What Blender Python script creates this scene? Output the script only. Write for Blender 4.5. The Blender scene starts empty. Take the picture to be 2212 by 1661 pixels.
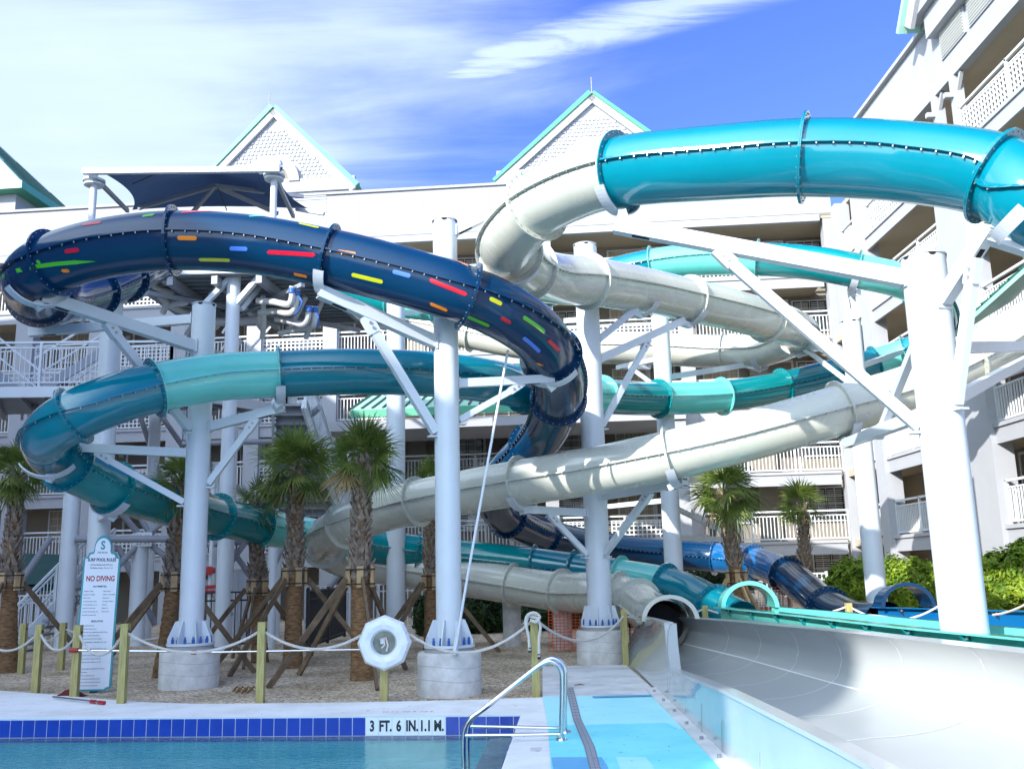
import bpy, bmesh, math, random
from mathutils import Vector, Matrix
rnd = random.Random(11)
sc = bpy.context.scene
COL = sc.collection
# ------------------------------------------------------------------ camera
FPX = 2050.0; CX, CY = 1106.0, 830.5; HY = 1235.0; CAMZ = 1.55
pitch = math.atan((HY-CY)/FPX); roll = 0.0241
Fw = Vector((0, math.cos(pitch), math.sin(pitch)))
R0 = Vector((1, 0, 0)); U0 = Vector((0, -math.sin(pitch), math.cos(pitch)))
Rc = R0*math.cos(roll) - U0*math.sin(roll)
Uc = R0*math.sin(roll) + U0*math.cos(roll)
EYE = Vector((0, 0, CAMZ))
cam_d = bpy.data.cameras.new('camera'); cam = bpy.data.objects.new('camera', cam_d); COL.objects.link(cam)
cam_d.sensor_width = 36; cam_d.lens = 36*FPX/2212; cam_d.clip_end = 2000; cam_d.clip_start = 0.05
M = Matrix((Rc, Uc, -Fw)).transposed().to_4x4(); M.translation = EYE
cam.matrix_world = M; sc.camera = cam

def ray(px, py): return Fw + Rc*((px-CX)/FPX) - Uc*((py-CY)/FPX)
def at(px, py, d):
    r = ray(px, py); return EYE + r*(d/r.y)
def gz(px, py, z=0.0):
    r = ray(px, py); return EYE + r*((z-CAMZ)/r.z)
def proj(p):
    v = p-EYE; k = v.dot(Fw); return (CX+FPX*v.dot(Rc)/k, CY-FPX*v.dot(Uc)/k)
def zat(px, py, d): return at(px, py, d).z

# ------------------------------------------------------------------ materials
def mat(name, col, rough=0.5, metal=0.0, var=0.0, vscale=4.0, bump=0.0, bscale=30.0, coat=0.0, transl=0.0, col2=None, spec=0.5, stretch=None, detail=4):
    m = bpy.data.materials.new(name); m.use_nodes = True
    nt = m.node_tree; N = nt.nodes; L = nt.links; b = N['Principled BSDF']
    b.inputs['Roughness'].default_value = rough; b.inputs['Metallic'].default_value = metal
    b.inputs['Coat Weight'].default_value = coat; b.inputs['Coat Roughness'].default_value = 0.05
    b.inputs['Specular IOR Level'].default_value = spec
    c = tuple(col)+(1,)
    b.inputs['Base Color'].default_value = c
    csock = None
    tc = N.new('ShaderNodeTexCoord'); src = tc.outputs['Object']
    if stretch:
        mp = N.new('ShaderNodeMapping'); mp.inputs['Scale'].default_value = stretch; L.new(src, mp.inputs['Vector']); src = mp.outputs['Vector']
    if var > 0 or col2:
        n = N.new('ShaderNodeTexNoise'); n.inputs['Scale'].default_value = vscale; n.inputs['Detail'].default_value = detail
        n.inputs['Roughness'].default_value = 0.62
        L.new(src, n.inputs['Vector'])
        r = N.new('ShaderNodeValToRGB'); r.color_ramp.elements[0].position = 0.32; r.color_ramp.elements[1].position = 0.68
        c2 = tuple(col2)+(1,) if col2 else tuple(min(1, x*(1+var)) for x in col)+(1,)
        c1 = c if col2 else tuple(x*(1-var) for x in col)+(1,)
        r.color_ramp.elements[0].color = c1; r.color_ramp.elements[1].color = c2
        L.new(n.outputs['Fac'], r.inputs['Fac']); csock = r.outputs['Color']; L.new(csock, b.inputs['Base Color'])
    if bump > 0:
        n2 = N.new('ShaderNodeTexNoise'); n2.inputs['Scale'].default_value = bscale; n2.inputs['Detail'].default_value = 3
        L.new(src, n2.inputs['Vector'])
        bp = N.new('ShaderNodeBump'); bp.inputs['Strength'].default_value = bump; bp.inputs['Distance'].default_value = 0.01
        L.new(n2.outputs['Fac'], bp.inputs['Height']); L.new(bp.outputs['Normal'], b.inputs['Normal'])
    if transl > 0:
        t = N.new('ShaderNodeBsdfTranslucent'); t.inputs['Color'].default_value = c
        mx = N.new('ShaderNodeMixShader'); mx.inputs['Fac'].default_value = transl
        L.new(b.outputs[0], mx.inputs[1]); L.new(t.outputs[0], mx.inputs[2]); L.new(mx.outputs[0], N['Material Output'].inputs[0])
        if csock: L.new(csock, t.inputs['Color'])
    return m
def scratches(m, amt=0.5, scale=1.6):
    """faint dried-water streaks and dust on gelcoat"""
    nt = m.node_tree; N = nt.nodes; L = nt.links; b = N['Principled BSDF']
    tc = N.new('ShaderNodeTexCoord'); n = N.new('ShaderNodeTexNoise'); n.inputs['Scale'].default_value = scale*2; n.inputs['Detail'].default_value = 7; n.inputs['Distortion'].default_value = 0.7
    L.new(tc.outputs['Object'], n.inputs['Vector'])
    mr = N.new('ShaderNodeMapRange'); mr.inputs['From Min'].default_value = 0.4; mr.inputs['From Max'].default_value = 0.75
    mr.inputs['To Min'].default_value = b.inputs['Roughness'].default_value; mr.inputs['To Max'].default_value = b.inputs['Roughness'].default_value+0.16*amt
    L.new(n.outputs['Fac'], mr.inputs['Value']); L.new(mr.outputs[0], b.inputs['Roughness'])
    return m
TUBE = dict(rough=0.14, coat=1.0, var=0.06, vscale=1.3, bump=0.03, bscale=5)
m_navy = scratches(mat('navy_gelcoat', (0.0012, 0.030, 0.085), rough=0.13, coat=0.30, spec=0.28, var=0.06, vscale=1.3, bump=0.02, bscale=5), .6)
m_gab = mat('gable_white', (0.45, 0.465, 0.48), rough=0.9, var=0.02)
m_blue = scratches(mat('blue_gelcoat', (0.003, 0.095, 0.27), **TUBE))
TT = dict(TUBE); TT['transl'] = 0.22
m_cyan = scratches(mat('cyan_gelcoat', (0.0, 0.25, 0.34), **TT))
m_teal = scratches(mat('teal_gelcoat', (0.0, 0.27, 0.29), **TT))
m_tealb = scratches(mat('blue_teal_gelcoat', (0.0, 0.22, 0.30), **TT))
m_aqua = scratches(mat('aqua_gelcoat', (0.17, 0.68, 0.62), **TT))
m_cream = scratches(mat('cream_gelcoat', (0.52, 0.53, 0.46), rough=0.2, coat=0.6, var=0.04, vscale=1.2, bump=0.03, bscale=5), 1)
m_flume = mat('white_flume_gelcoat', (0.37, 0.39, 0.39), rough=0.32, coat=0.25, var=0.05, vscale=0.6, detail=8)
m_flumeo = mat('flume_shell_paint', (0.37, 0.42, 0.43), rough=0.16, coat=0.6, col2=(0.44, 0.49, 0.50), vscale=0.7, bump=0.008, bscale=1.5)
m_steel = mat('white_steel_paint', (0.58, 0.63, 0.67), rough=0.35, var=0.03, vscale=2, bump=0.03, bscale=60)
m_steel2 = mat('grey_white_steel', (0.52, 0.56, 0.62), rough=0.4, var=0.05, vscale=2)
m_tower = mat('shaded_tower_steel', (0.25, 0.27, 0.31), rough=0.45, var=0.06, vscale=1.5)  # white tower steel with its shade put into a darker colour
m_bolt = mat('zinc_bolts', (0.34, 0.35, 0.37), rough=0.35, metal=0.4)
m_boltb = mat('blue_anchor_caps', (0.02, 0.10, 0.36), rough=0.5)
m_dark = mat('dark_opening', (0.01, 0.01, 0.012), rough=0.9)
m_conc = mat('pedestal_concrete', (0.46, 0.45, 0.42), rough=0.9, col2=(0.66, 0.65, 0.63), vscale=5, bump=0.35, bscale=45, detail=8)
m_grout = mat('grout', (0.30, 0.30, 0.29), rough=0.9, var=0.1, bump=0.3)
m_stucco = mat('white_stucco', (0.34, 0.35, 0.375), rough=0.9, var=0.03, vscale=1.5, bump=0.12, bscale=80)
m_beige = mat('beige_stucco', (0.25, 0.225, 0.185), rough=0.9, var=0.05, vscale=1.2, bump=0.15, bscale=70)
m_soffit = mat('soffit_beige', (0.40, 0.35, 0.27), rough=0.9, var=0.05, vscale=1.0)
m_rail = mat('white_railing', (0.56, 0.58, 0.60), rough=0.5)
m_door = mat('door_taupe', (0.20, 0.17, 0.15), rough=0.6, var=0.08)
m_glass = mat('window_glass', (0.035, 0.045, 0.05), rough=0.06, spec=0.8)
m_curt = mat('curtain', (0.42, 0.36, 0.26), rough=0.9, var=0.35, vscale=3, stretch=(9, 9, 0.3))
m_shut = mat('shutter_white', (0.62, 0.64, 0.64), rough=0.6)
m_green = mat('green_metal_roof', (0.33, 0.60, 0.50), rough=0.4, var=0.05, vscale=2)
m_greend = mat('green_roof_trim', (0.07, 0.33, 0.20), rough=0.45)
m_seam = mat('dark_green_rib', (0.01, 0.08, 0.06), rough=0.5)
m_awn = mat('awning_green', (0.004, 0.055, 0.05), rough=0.8, var=0.1)
m_sail = mat('shade_sail_navy', (0.022, 0.045, 0.10), rough=0.85, transl=0.25, var=0.1, vscale=1)
m_pvc = mat('pvc_pipe', (0.60, 0.60, 0.58), rough=0.45, var=0.05)
m_wood = mat('treated_pine', (0.28, 0.24, 0.08), rough=0.8, col2=(0.47, 0.42, 0.17), vscale=9, stretch=(5, 5, 0.5), bump=0.3, bscale=30, detail=6)
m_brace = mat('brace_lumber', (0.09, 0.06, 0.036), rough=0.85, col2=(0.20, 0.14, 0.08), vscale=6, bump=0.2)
m_bracel = mat('batten_and_sunlit_lumber', (0.42, 0.29, 0.15), rough=0.8, var=0.15, vscale=6)  # battens, and the braces whose colour carries the sunlight
m_strap = mat('black_strap', (0.02, 0.02, 0.02), rough=0.7)
m_rope = mat('rope_fibre', (0.58, 0.55, 0.50), rough=0.95, var=0.08, vscale=60, bump=0.4, bscale=150)
m_trunk = mat('palm_trunk', (0.07, 0.038, 0.018), rough=0.95, col2=(0.30, 0.17, 0.075), vscale=9, stretch=(1.2, 1.2, 4), bump=0.9, bscale=25, detail=8)
m_boot = mat('palm_boots', (0.10, 0.075, 0.055), rough=0.9, col2=(0.36, 0.29, 0.225), vscale=14, bump=0.5, bscale=30)
def leafmat(name, a, b, vs):
    return mat(name, a, rough=0.5, col2=b, vscale=vs, transl=0.3, spec=0.35)
m_frond = leafmat('palm_frond', (0.05, 0.10, 0.014), (0.25, 0.31, 0.07), 3)
m_frondd = mat('dry_frond', (0.25, 0.17, 0.07), rough=0.9, var=0.2)
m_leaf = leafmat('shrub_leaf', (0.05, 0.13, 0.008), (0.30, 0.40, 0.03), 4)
m_leafd = leafmat('shaded_shrub_leaf', (0.012, 0.035, 0.008), (0.035, 0.07, 0.015), 3)  # darker copy of the shrub leaf, shade put into its colour
m_chrome = mat('stainless_tube', (0.72, 0.74, 0.75), rough=0.16, metal=1.0, bump=0.05, bscale=20)
m_black = mat('black_fence_paint', (0.012, 0.012, 0.014), rough=0.5)
m_net = mat('orange_netting', (0.65, 0.10, 0.03), rough=0.7)
m_netw = mat('white_netting', (0.7, 0.7, 0.68), rough=0.7)
m_vinyl = mat('white_vinyl', (0.72, 0.76, 0.78), rough=0.4, var=0.04, vscale=7)
m_red = mat('red_plastic', (0.35, 0.015, 0.015), rough=0.4)
m_signw = mat('sign_white', (0.68, 0.72, 0.76), rough=0.35)
m_signt = mat('sign_teal', (0.02, 0.27, 0.30), rough=0.4)
m_signb = mat('sign_post_blue', (0.01, 0.08, 0.20), rough=0.4)
m_txt = mat('ink_dark', (0.01, 0.02, 0.03), rough=0.6)
m_txtr = mat('ink_red', (0.35, 0.01, 0.01), rough=0.6)
m_tile = mat('blue_pool_tile', (0.012, 0.045, 0.36), rough=0.12, var=0.10, vscale=5, coat=0.5)
m_tilew = mat('white_pool_tile', (0.78, 0.80, 0.82), rough=0.15, coat=0.5)
m_groutw = mat('white_tile_grout', (0.62, 0.64, 0.66), rough=0.8)
m_pcol = {k: mat('stripe_'+k, v, rough=0.25, coat=0.6) for k, v in dict(red=(0.50, 0.004, 0.025), green=(0.07, 0.42, 0.02), yellow=(0.50, 0.52, 0.0), orange=(0.80, 0.22, 0.0), blue=(0.07, 0.19, 0.75), cyan=(0.06, 0.50, 0.62)).items()}

def node_ground():
    m = bpy.data.materials.new('shell_gravel'); m.use_nodes = True
    nt = m.node_tree; N = nt.nodes; L = nt.links; b = N['Principled BSDF']; b.inputs['Roughness'].default_value = 0.95
    tc = N.new('ShaderNodeTexCoord')
    v = N.new('ShaderNodeTexVoronoi'); v.inputs['Scale'].default_value = 32; L.new(tc.outputs['Object'], v.inputs['Vector'])
    n = N.new('ShaderNodeTexNoise'); n.inputs['Scale'].default_value = 0.9; n.inputs['Detail'].default_value = 6; L.new(tc.outputs['Object'], n.inputs['Vector'])
    r = N.new('ShaderNodeValToRGB'); e = r.color_ramp.elements
    e[0].color = (0.30, 0.21, 0.13, 1); e[1].color = (0.84, 0.71, 0.55, 1); e[0].position = 0.12; e[1].position = 0.9
    sp = N.new('ShaderNodeSeparateColor'); L.new(v.outputs['Color'], sp.inputs[0]); L.new(sp.outputs[0], r.inputs['Fac'])
    r2 = N.new('ShaderNodeValToRGB'); r2.color_ramp.elements[0].color = (0.62, 0.58, 0.52, 1); r2.color_ramp.elements[1].color = (1.0, 1.0, 1.0, 1); r2.color_ramp.elements[0].position = 0.35; r2.color_ramp.elements[1].position = 0.6
    L.new(n.outputs['Fac'], r2.inputs['Fac'])
    mx = N.new('ShaderNodeMix'); mx.data_type = 'RGBA'; mx.blend_type = 'MULTIPLY'; mx.inputs[0].default_value = 1
    L.new(r.outputs['Color'], mx.inputs[6]); L.new(r2.outputs['Color'], mx.inputs[7]); L.new(mx.outputs[2], b.inputs['Base Color'])
    bp = N.new('ShaderNodeBump'); bp.inputs['Strength'].default_value = 0.9; bp.inputs['Distance'].default_value = 0.02
    L.new(v.outputs['Distance'], bp.inputs['Height']); L.new(bp.outputs['Normal'], b.inputs['Normal'])
    return m
m_gravel = node_ground()
def node_deck(name, c1, c2, cs=1.3):
    m = bpy.data.materials.new(name); m.use_nodes = True
    nt = m.node_tree; N = nt.nodes; L = nt.links; b = N['Principled BSDF']; b.inputs['Roughness'].default_value = 0.75
    tc = N.new('ShaderNodeTexCoord')
    n = N.new('ShaderNodeTexNoise'); n.inputs['Scale'].default_value = cs; n.inputs['Detail'].default_value = 8; n.inputs['Roughness'].default_value = 0.65; L.new(tc.outputs['Object'], n.inputs['Vector'])
    r = N.new('ShaderNodeValToRGB'); e = r.color_ramp.elements
    e[0].color = tuple(c1)+(1,); e[1].color = tuple(c2)+(1,); e[0].position = 0.38; e[1].position = 0.56
    L.new(n.outputs['Fac'], r.inputs['Fac'])
    n2 = N.new('ShaderNodeTexNoise'); n2.inputs['Scale'].default_value = 11; n2.inputs['Detail'].default_value = 3; L.new(tc.outputs['Object'], n2.inputs['Vector'])
    r2 = N.new('ShaderNodeValToRGB'); r2.color_ramp.elements[0].position = 0.24; r2.color_ramp.elements[1].position = 0.30
    r2.color_ramp.elements[0].color = (0.55, 0.52, 0.5, 1); r2.color_ramp.elements[1].color = (1, 1, 1, 1)
    L.new(n2.outputs['Fac'], r2.inputs['Fac'])
    mx = N.new('ShaderNodeMix'); mx.data_type = 'RGBA'; mx.blend_type = 'MULTIPLY'; mx.inputs[0].default_value = 1
    L.new(r.outputs['Color'], mx.inputs[6]); L.new(r2.outputs['Color'], mx.inputs[7]); L.new(mx.outputs[2], b.inputs['Base Color'])
    n3 = N.new('ShaderNodeTexNoise'); n3.inputs['Scale'].default_value = 120; L.new(tc.outputs['Object'], n3.inputs['Vector'])
    bp = N.new('ShaderNodeBump'); bp.inputs['Strength'].default_value = 0.15; bp.inputs['Distance'].default_value = 0.004
    L.new(n3.outputs['Fac'], bp.inputs['Height']); L.new(bp.outputs['Normal'], b.inputs['Normal'])
    return m
m_deck = node_deck('deck_concrete', (0.72, 0.71, 0.70), (0.84, 0.84, 0.85))
m_pathc = node_deck('bare_concrete', (0.54, 0.54, 0.55), (0.74, 0.74, 0.77))
m_pa = node_deck('paint_light_aqua', (0.34, 0.78, 0.86), (0.42, 0.82, 0.88))
m_pb = node_deck('paint_aqua', (0.18, 0.70, 0.78), (0.24, 0.76, 0.82))
m_pc = node_deck('paint_blue', (0.10, 0.36, 0.62), (0.14, 0.42, 0.68))
def node_water():
    m = bpy.data.materials.new('pool_water'); m.use_nodes = True
    nt = m.node_tree; N = nt.nodes; L = nt.links; N.remove(N['Principled BSDF'])
    tc = N.new('ShaderNodeTexCoord'); mp = N.new('ShaderNodeMapping'); mp.inputs['Scale'].default_value = (1, 1.6, 1); L.new(tc.outputs['Object'], mp.inputs['Vector'])
    n = N.new('ShaderNodeTexNoise'); n.inputs['Scale'].default_value = 14; n.inputs['Detail'].default_value = 4; n.inputs['Distortion'].default_value = 0.4; L.new(mp.outputs[0], n.inputs['Vector'])
    bp = N.new('ShaderNodeBump'); bp.inputs['Strength'].default_value = 0.35; bp.inputs['Distance'].default_value = 0.05; L.new(n.outputs['Fac'], bp.inputs['Height'])
    g = N.new('ShaderNodeBsdfGlossy'); g.inputs['Roughness'].default_value = 0.06; L.new(bp.outputs[0], g.inputs['Normal'])
    t = N.new('ShaderNodeBsdfTransparent'); t.inputs['Color'].default_value = (0.70, 0.93, 0.90, 1)
    f = N.new('ShaderNodeFresnel'); f.inputs['IOR'].default_value = 1.38; L.new(bp.outputs[0], f.inputs['Normal'])
    mx = N.new('ShaderNodeMixShader'); L.new(f.outputs[0], mx.inputs[0]); L.new(t.outputs[0], mx.inputs[1]); L.new(g.outputs[0], mx.inputs[2])
    L.new(mx.outputs[0], N['Material Output'].inputs[0]); return m
m_water = node_water()
m_pool = mat('pool_plaster', (0.24, 0.68, 0.70), rough=0.8, col2=(0.46, 0.84, 0.84), vscale=2.2, detail=6)

# ------------------------------------------------------------------ mesh builder
class MB:
    def __init__(s): s.v = []; s.f = []
    def add(s, vs, fs):
        o = len(s.v); s.v += [tuple(v) for v in vs]; s.f += [tuple(i+o for i in f) for f in fs]; return s
    def box(s, c, sz, m=None):
        x, y, z = sz[0]/2, sz[1]/2, sz[2]/2
        vs = [Vector((a*x, b*y, e*z)) for a in (-1, 1) for b in (-1, 1) for e in (-1, 1)]
        if m is not None: vs = [m @ v for v in vs]
        c = Vector(c); return s.add([c+v for v in vs], [(0,1,3,2),(4,6,7,5),(0,4,5,1),(2,3,7,6),(0,2,6,4),(1,5,7,3)])
    def bx(s, x0, x1, y0, y1, z0, z1): return s.box(((x0+x1)/2, (y0+y1)/2, (z0+z1)/2), (abs(x1-x0), abs(y1-y0), abs(z1-z0)))
    def beam(s, p, q, w, h, up=(0, 0, 1)):
        p, q = Vector(p), Vector(q); d = q-p; L = d.length
        if L < 1e-6: return s
        t = d/L; u = Vector(up)
        if abs(t.dot(u)) > 0.99: u = Vector((0, 1, 0))
        a = t.cross(u).normalized(); b = a.cross(t)
        return s.box((p+q)/2, (L, w, h), Matrix((t, a, b)).transposed())
    def cyl(s, p, q, r, r2=None, n=12, caps=True):
        p, q = Vector(p), Vector(q); r2 = r if r2 is None else r2
        t = (q-p).normalized(); u = Vector((0, 0, 1)) if abs(t.z) < 0.9 else Vector((1, 0, 0))
        a = t.cross(u).normalized(); b = a.cross(t); vs = []
        for P, rr in ((p, r), (q, r2)):
            for i in range(n):
                an = 2*math.pi*i/n; vs.append(P+a*(rr*math.cos(an))+b*(rr*math.sin(an)))
        fs = [(i, (i+1) % n, n+(i+1) % n, n+i) for i in range(n)]
        if caps: fs += [tuple(range(n))[::-1], tuple(range(n, 2*n))]
        return s.add(vs, fs)
    def pipe(s, pts, r, n=8, closed=False):
        pts = [Vector(p) for p in pts]; k = len(pts); vs = []
        up = Vector((0, 0, 1)); pa = None
        for i, p in enumerate(pts):
            t = (pts[min(i+1, k-1)]-pts[max(i-1, 0)]).normalized()
            if pa is None:
                a = t.cross(up)
                if a.length < 0.05: a = t.cross(Vector((0, 1, 0)))
            else: a = pa - t*pa.dot(t)
            a.normalize(); pa = a; b = a.cross(t); rr = r[i] if isinstance(r, (list, tuple)) else r
            for j in range(n):
                an = 2*math.pi*j/n; vs.append(p+a*(rr*math.cos(an))+b*(rr*math.sin(an)))
        fs = []
        for i in range(k-1):
            for j in range(n): fs.append((i*n+j, i*n+(j+1) % n, (i+1)*n+(j+1) % n, (i+1)*n+j))
        fs += [tuple(range(n))[::-1], tuple(range((k-1)*n, k*n))]
        return s.add(vs, fs)
    def poly(s, pts): return s.add(pts, [tuple(range(len(pts)))])
    def slab(s, pts, dv):
        n = len(pts); dv = Vector(dv); a = [Vector(p) for p in pts]; vs = a+[p+dv for p in a]
        return s.add(vs, [tuple(range(n))[::-1], tuple(range(n, 2*n))]+[(i, (i+1) % n, n+(i+1) % n, n+i) for i in range(n)])
    def grid(s, rows):
        n = len(rows[0]); vs = [p for r in rows for p in r]
        return s.add(vs, [(i*n+j, i*n+j+1, (i+1)*n+j+1, (i+1)*n+j) for i in range(len(rows)-1) for j in range(n-1)])
    def build(s, name, m, parent=None, smooth=False, local=False):
        me = bpy.data.meshes.new(name)
        org = Vector((0, 0, 0))
        if parent is not None and not local:
            org = Vector(ORG.get(parent.name, (0, 0, 0)))
        me.from_pydata([tuple(Vector(v)-org) for v in s.v], [], s.f)
        me.materials.append(m)
        bm = bmesh.new(); bm.from_mesh(me); bmesh.ops.recalc_face_normals(bm, faces=bm.faces); bm.to_mesh(me); bm.free()
        if smooth:
            me.polygons.foreach_set('use_smooth', [True]*len(me.polygons))
            me.set_sharp_from_angle(angle=math.radians(35))
        o = bpy.data.objects.new(name, me); COL.objects.link(o)
        if parent is not None: o.parent = parent; ORG[o.name] = tuple(org)
        return o
ORG = {}
def thing(name, label, cat, loc=(0, 0, 0), rz=0, group=None):
    o = bpy.data.objects.new(name, None); COL.objects.link(o); o.location = loc; o.rotation_euler = (0, 0, rz)
    o.empty_display_size = 0.2; o['label'] = label; o['category'] = cat
    if group: o['group'] = group
    ORG[o.name] = tuple(loc); return o
def tag(o, label, cat, group=None, kind=None):
    if kind: o['kind'] = kind
    if label: o['label'] = label
    if cat: o['category'] = cat
    if group: o['group'] = group
    return o
def struct(o): o['kind'] = 'structure'; return o
def text_mesh(parent, name, body, size, mtx, m, width=None, align='CENTER', extrude=0.0008, bold=0.0, spacing=1.0, squeeze=1.0):
    cu = bpy.data.curves.new(name, 'FONT'); cu.body = body; cu.size = size; cu.align_x = align; cu.align_y = 'CENTER'; cu.extrude = extrude; cu.offset = bold; cu.space_line = spacing
    cu.resolution_u = 3
    t = bpy.data.objects.new('tmp', cu); COL.objects.link(t)
    dg = bpy.context.evaluated_depsgraph_get(); dg.update()
    me = bpy.data.meshes.new_from_object(t.evaluated_get(dg)); bpy.data.objects.remove(t)
    bpy.data.curves.remove(cu)
    org = Vector(ORG.get(parent.name, (0, 0, 0)))
    for v in me.vertices: v.co = (mtx @ Vector((v.co.x*squeeze, v.co.y, v.co.z)))-org
    me.materials.clear(); me.materials.append(m); me.name = name
    o = bpy.data.objects.new(name, me); COL.objects.link(o); o.parent = parent; ORG[o.name] = tuple(org); return o
def crom(P, n):
    """centripetal-ish Catmull-Rom through P, n samples per span; returns pts and control indices"""
    out = []; idx = []
    Q = [P[0]*2-P[1]]+P+[P[-1]*2-P[-2]]
    for i in range(1, len(Q)-2):
        p0, p1, p2, p3 = Q[i-1:i+3]; idx.append(len(out))
        t0 = 0; t1 = t0+max((p1-p0).length, 1e-4)**0.5; t2 = t1+max((p2-p1).length, 1e-4)**0.5; t3 = t2+max((p3-p2).length, 1e-4)**0.5
        for k in range(n):
            t = t1+(t2-t1)*k/n
            A1 = p0*((t1-t)/(t1-t0))+p1*((t-t0)/(t1-t0)); A2 = p1*((t2-t)/(t2-t1))+p2*((t-t1)/(t2-t1)); A3 = p2*((t3-t)/(t3-t2))+p3*((t-t2)/(t3-t2))
            B1 = A1*((t2-t)/(t2-t0))+A2*((t-t0)/(t2-t0)); B2 = A2*((t3-t)/(t3-t1))+A3*((t-t1)/(t3-t1))
            out.append(B1*((t2-t)/(t2-t1))+B2*((t-t1)/(t2-t1)))
    idx.append(len(out)); out.append(P[-1]); return out, idx
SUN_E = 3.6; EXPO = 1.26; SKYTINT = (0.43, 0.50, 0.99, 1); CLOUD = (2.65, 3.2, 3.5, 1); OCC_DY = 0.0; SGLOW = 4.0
CROT = 26.6; CLA = .46; CLB = -.15; CLK = 1.05; S_A = 3.44; S_B = -2.0; S_W = 4.6
# ------------------------------------------------------------------ world + sun
AZ = math.radians(42); EL = math.radians(25)
Ld = Vector((math.sin(AZ)*math.cos(EL), math.cos(AZ)*math.cos(EL), -math.sin(EL)))
sun = bpy.data.lights.new('sun', 'SUN'); sun.energy = SUN_E; sun.angle = math.radians(0.5); sun.color = (1.0, 0.96, 0.90)
so = bpy.data.objects.new('sun', sun); COL.objects.link(so); so.rotation_euler = Ld.to_track_quat('-Z', 'Y').to_euler()
w = bpy.data.worlds.new('World'); sc.world = w; w.use_nodes = True
nt = w.node_tree; N = nt.nodes; L = nt.links; bg = N['Background']
sky = N.new('ShaderNodeTexSky'); sky.sky_type = 'NISHITA'; sky.sun_disc = False; sky.sun_elevation = EL
sky.sun_rotation = math.atan2(-Ld.x, -Ld.y); sky.air_density = 1.0; sky.dust_density = 0.3; sky.ozone_density = 3.0
def N_(t, **k):
    n = N.new(t)
    for a, b in k.items(): setattr(n, a, b)
    return n
def mth(op, a, b=None, c=None):
    n = N_('ShaderNodeMath', operation=op)
    for i, x in enumerate((a, b, c)):
        if x is None: continue
        if isinstance(x, (int, float)): n.inputs[i].default_value = x
        else: L.new(x, n.inputs[i])
    return n.outputs[0]
tc = N.new('ShaderNodeTexCoord'); sx = N.new('ShaderNodeSeparateXYZ'); L.new(tc.outputs['Generated'], sx.inputs[0])
# cloud layer as a high flat sheet: position on it = direction / height
zz = mth('MAXIMUM', sx.outputs[2], 0.06)
uu = mth('DIVIDE', sx.outputs[0], zz); vv = mth('DIVIDE', sx.outputs[1], zz)
cb = N.new('ShaderNodeCombineXYZ'); L.new(uu, cb.inputs[0]); L.new(vv, cb.inputs[1])
mp = N.new('ShaderNodeMapping'); L.new(cb.outputs[0], mp.inputs[0]); mp.inputs['Rotation'].default_value = (0, 0, math.radians(CROT)); mp.inputs['Scale'].default_value = (0.45, 2.0, 1)
n1 = N.new('ShaderNodeTexNoise'); n1.inputs['Scale'].default_value = 1.1; n1.inputs['Detail'].default_value = 9; n1.inputs['Roughness'].default_value = 0.58; n1.inputs['Distortion'].default_value = 0.5
L.new(mp.outputs[0], n1.inputs['Vector'])
n2 = N.new('ShaderNodeTexNoise'); n2.inputs['Scale'].default_value = 1.3; n2.inputs['Detail'].default_value = 6; L.new(cb.outputs[0], n2.inputs['Vector'])
# cloud cover: thick to the left, clear to the right beyond the line uu = a + b*vv
lin = mth('SUBTRACT', mth('ADD', mth('MULTIPLY', vv, CLB), CLA), uu)
cov = mth('ADD', mth('MULTIPLY', lin, CLK), mth('ADD', mth('MULTIPLY', mth('SUBTRACT', n1.outputs['Fac'], 0.5), 2.0), mth('MULTIPLY', mth('SUBTRACT', n2.outputs['Fac'], 0.5), 1.0)))
# a long contrail-like streak of cirrus
st = mth('ABSOLUTE', mth('SUBTRACT', mth('SUBTRACT', uu, mth('MULTIPLY', vv, S_B)), S_A))
n3 = N.new('ShaderNodeTexNoise'); n3.inputs['Scale'].default_value = 5.5; n3.inputs['Detail'].default_value = 8; n3.inputs['Roughness'].default_value = 0.65; n3.inputs['Distortion'].default_value = 1.2; L.new(mp.outputs[0], n3.inputs['Vector'])
fade = N_('ShaderNodeMapRange', interpolation_type='SMOOTHSTEP'); fade.inputs['From Min'].default_value = -.22; fade.inputs['From Max'].default_value = -.02; L.new(uu, fade.inputs['Value'])
stw = mth('MULTIPLY', mth('MULTIPLY', mth('MAXIMUM', 0.0, mth('SUBTRACT', 1.0, mth('MULTIPLY', st, S_W))), fade.outputs[0]), mth('ADD', -0.85, mth('MULTIPLY', n3.outputs['Fac'], 3.6)))
cov = mth('MAXIMUM', cov, stw)
frn = N_('ShaderNodeMapRange', interpolation_type='SMOOTHSTEP'); frn.inputs['From Min'].default_value = -.3; frn.inputs['From Max'].default_value = 1.0; L.new(vv, frn.inputs['Value'])
nrm_ = N_('ShaderNodeVectorMath', operation='DOT_PRODUCT'); L.new(tc.outputs['Generated'], nrm_.inputs[0]); nrm_.inputs[1].default_value = tuple(-Ld)
hz_ = mth('MULTIPLY', mth('POWER', mth('MAXIMUM', nrm_.outputs['Value'], 0.0), 2.0), 1.1)
cov = mth('MAXIMUM', mth('MULTIPLY', cov, frn.outputs[0]), hz_)
ms = N_('ShaderNodeMapRange', interpolation_type='SMOOTHSTEP'); ms.inputs['From Min'].default_value = 0.0; ms.inputs['From Max'].default_value = 1.0; ms.inputs['To Max'].default_value = 0.90
L.new(cov, ms.inputs['Value'])
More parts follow.
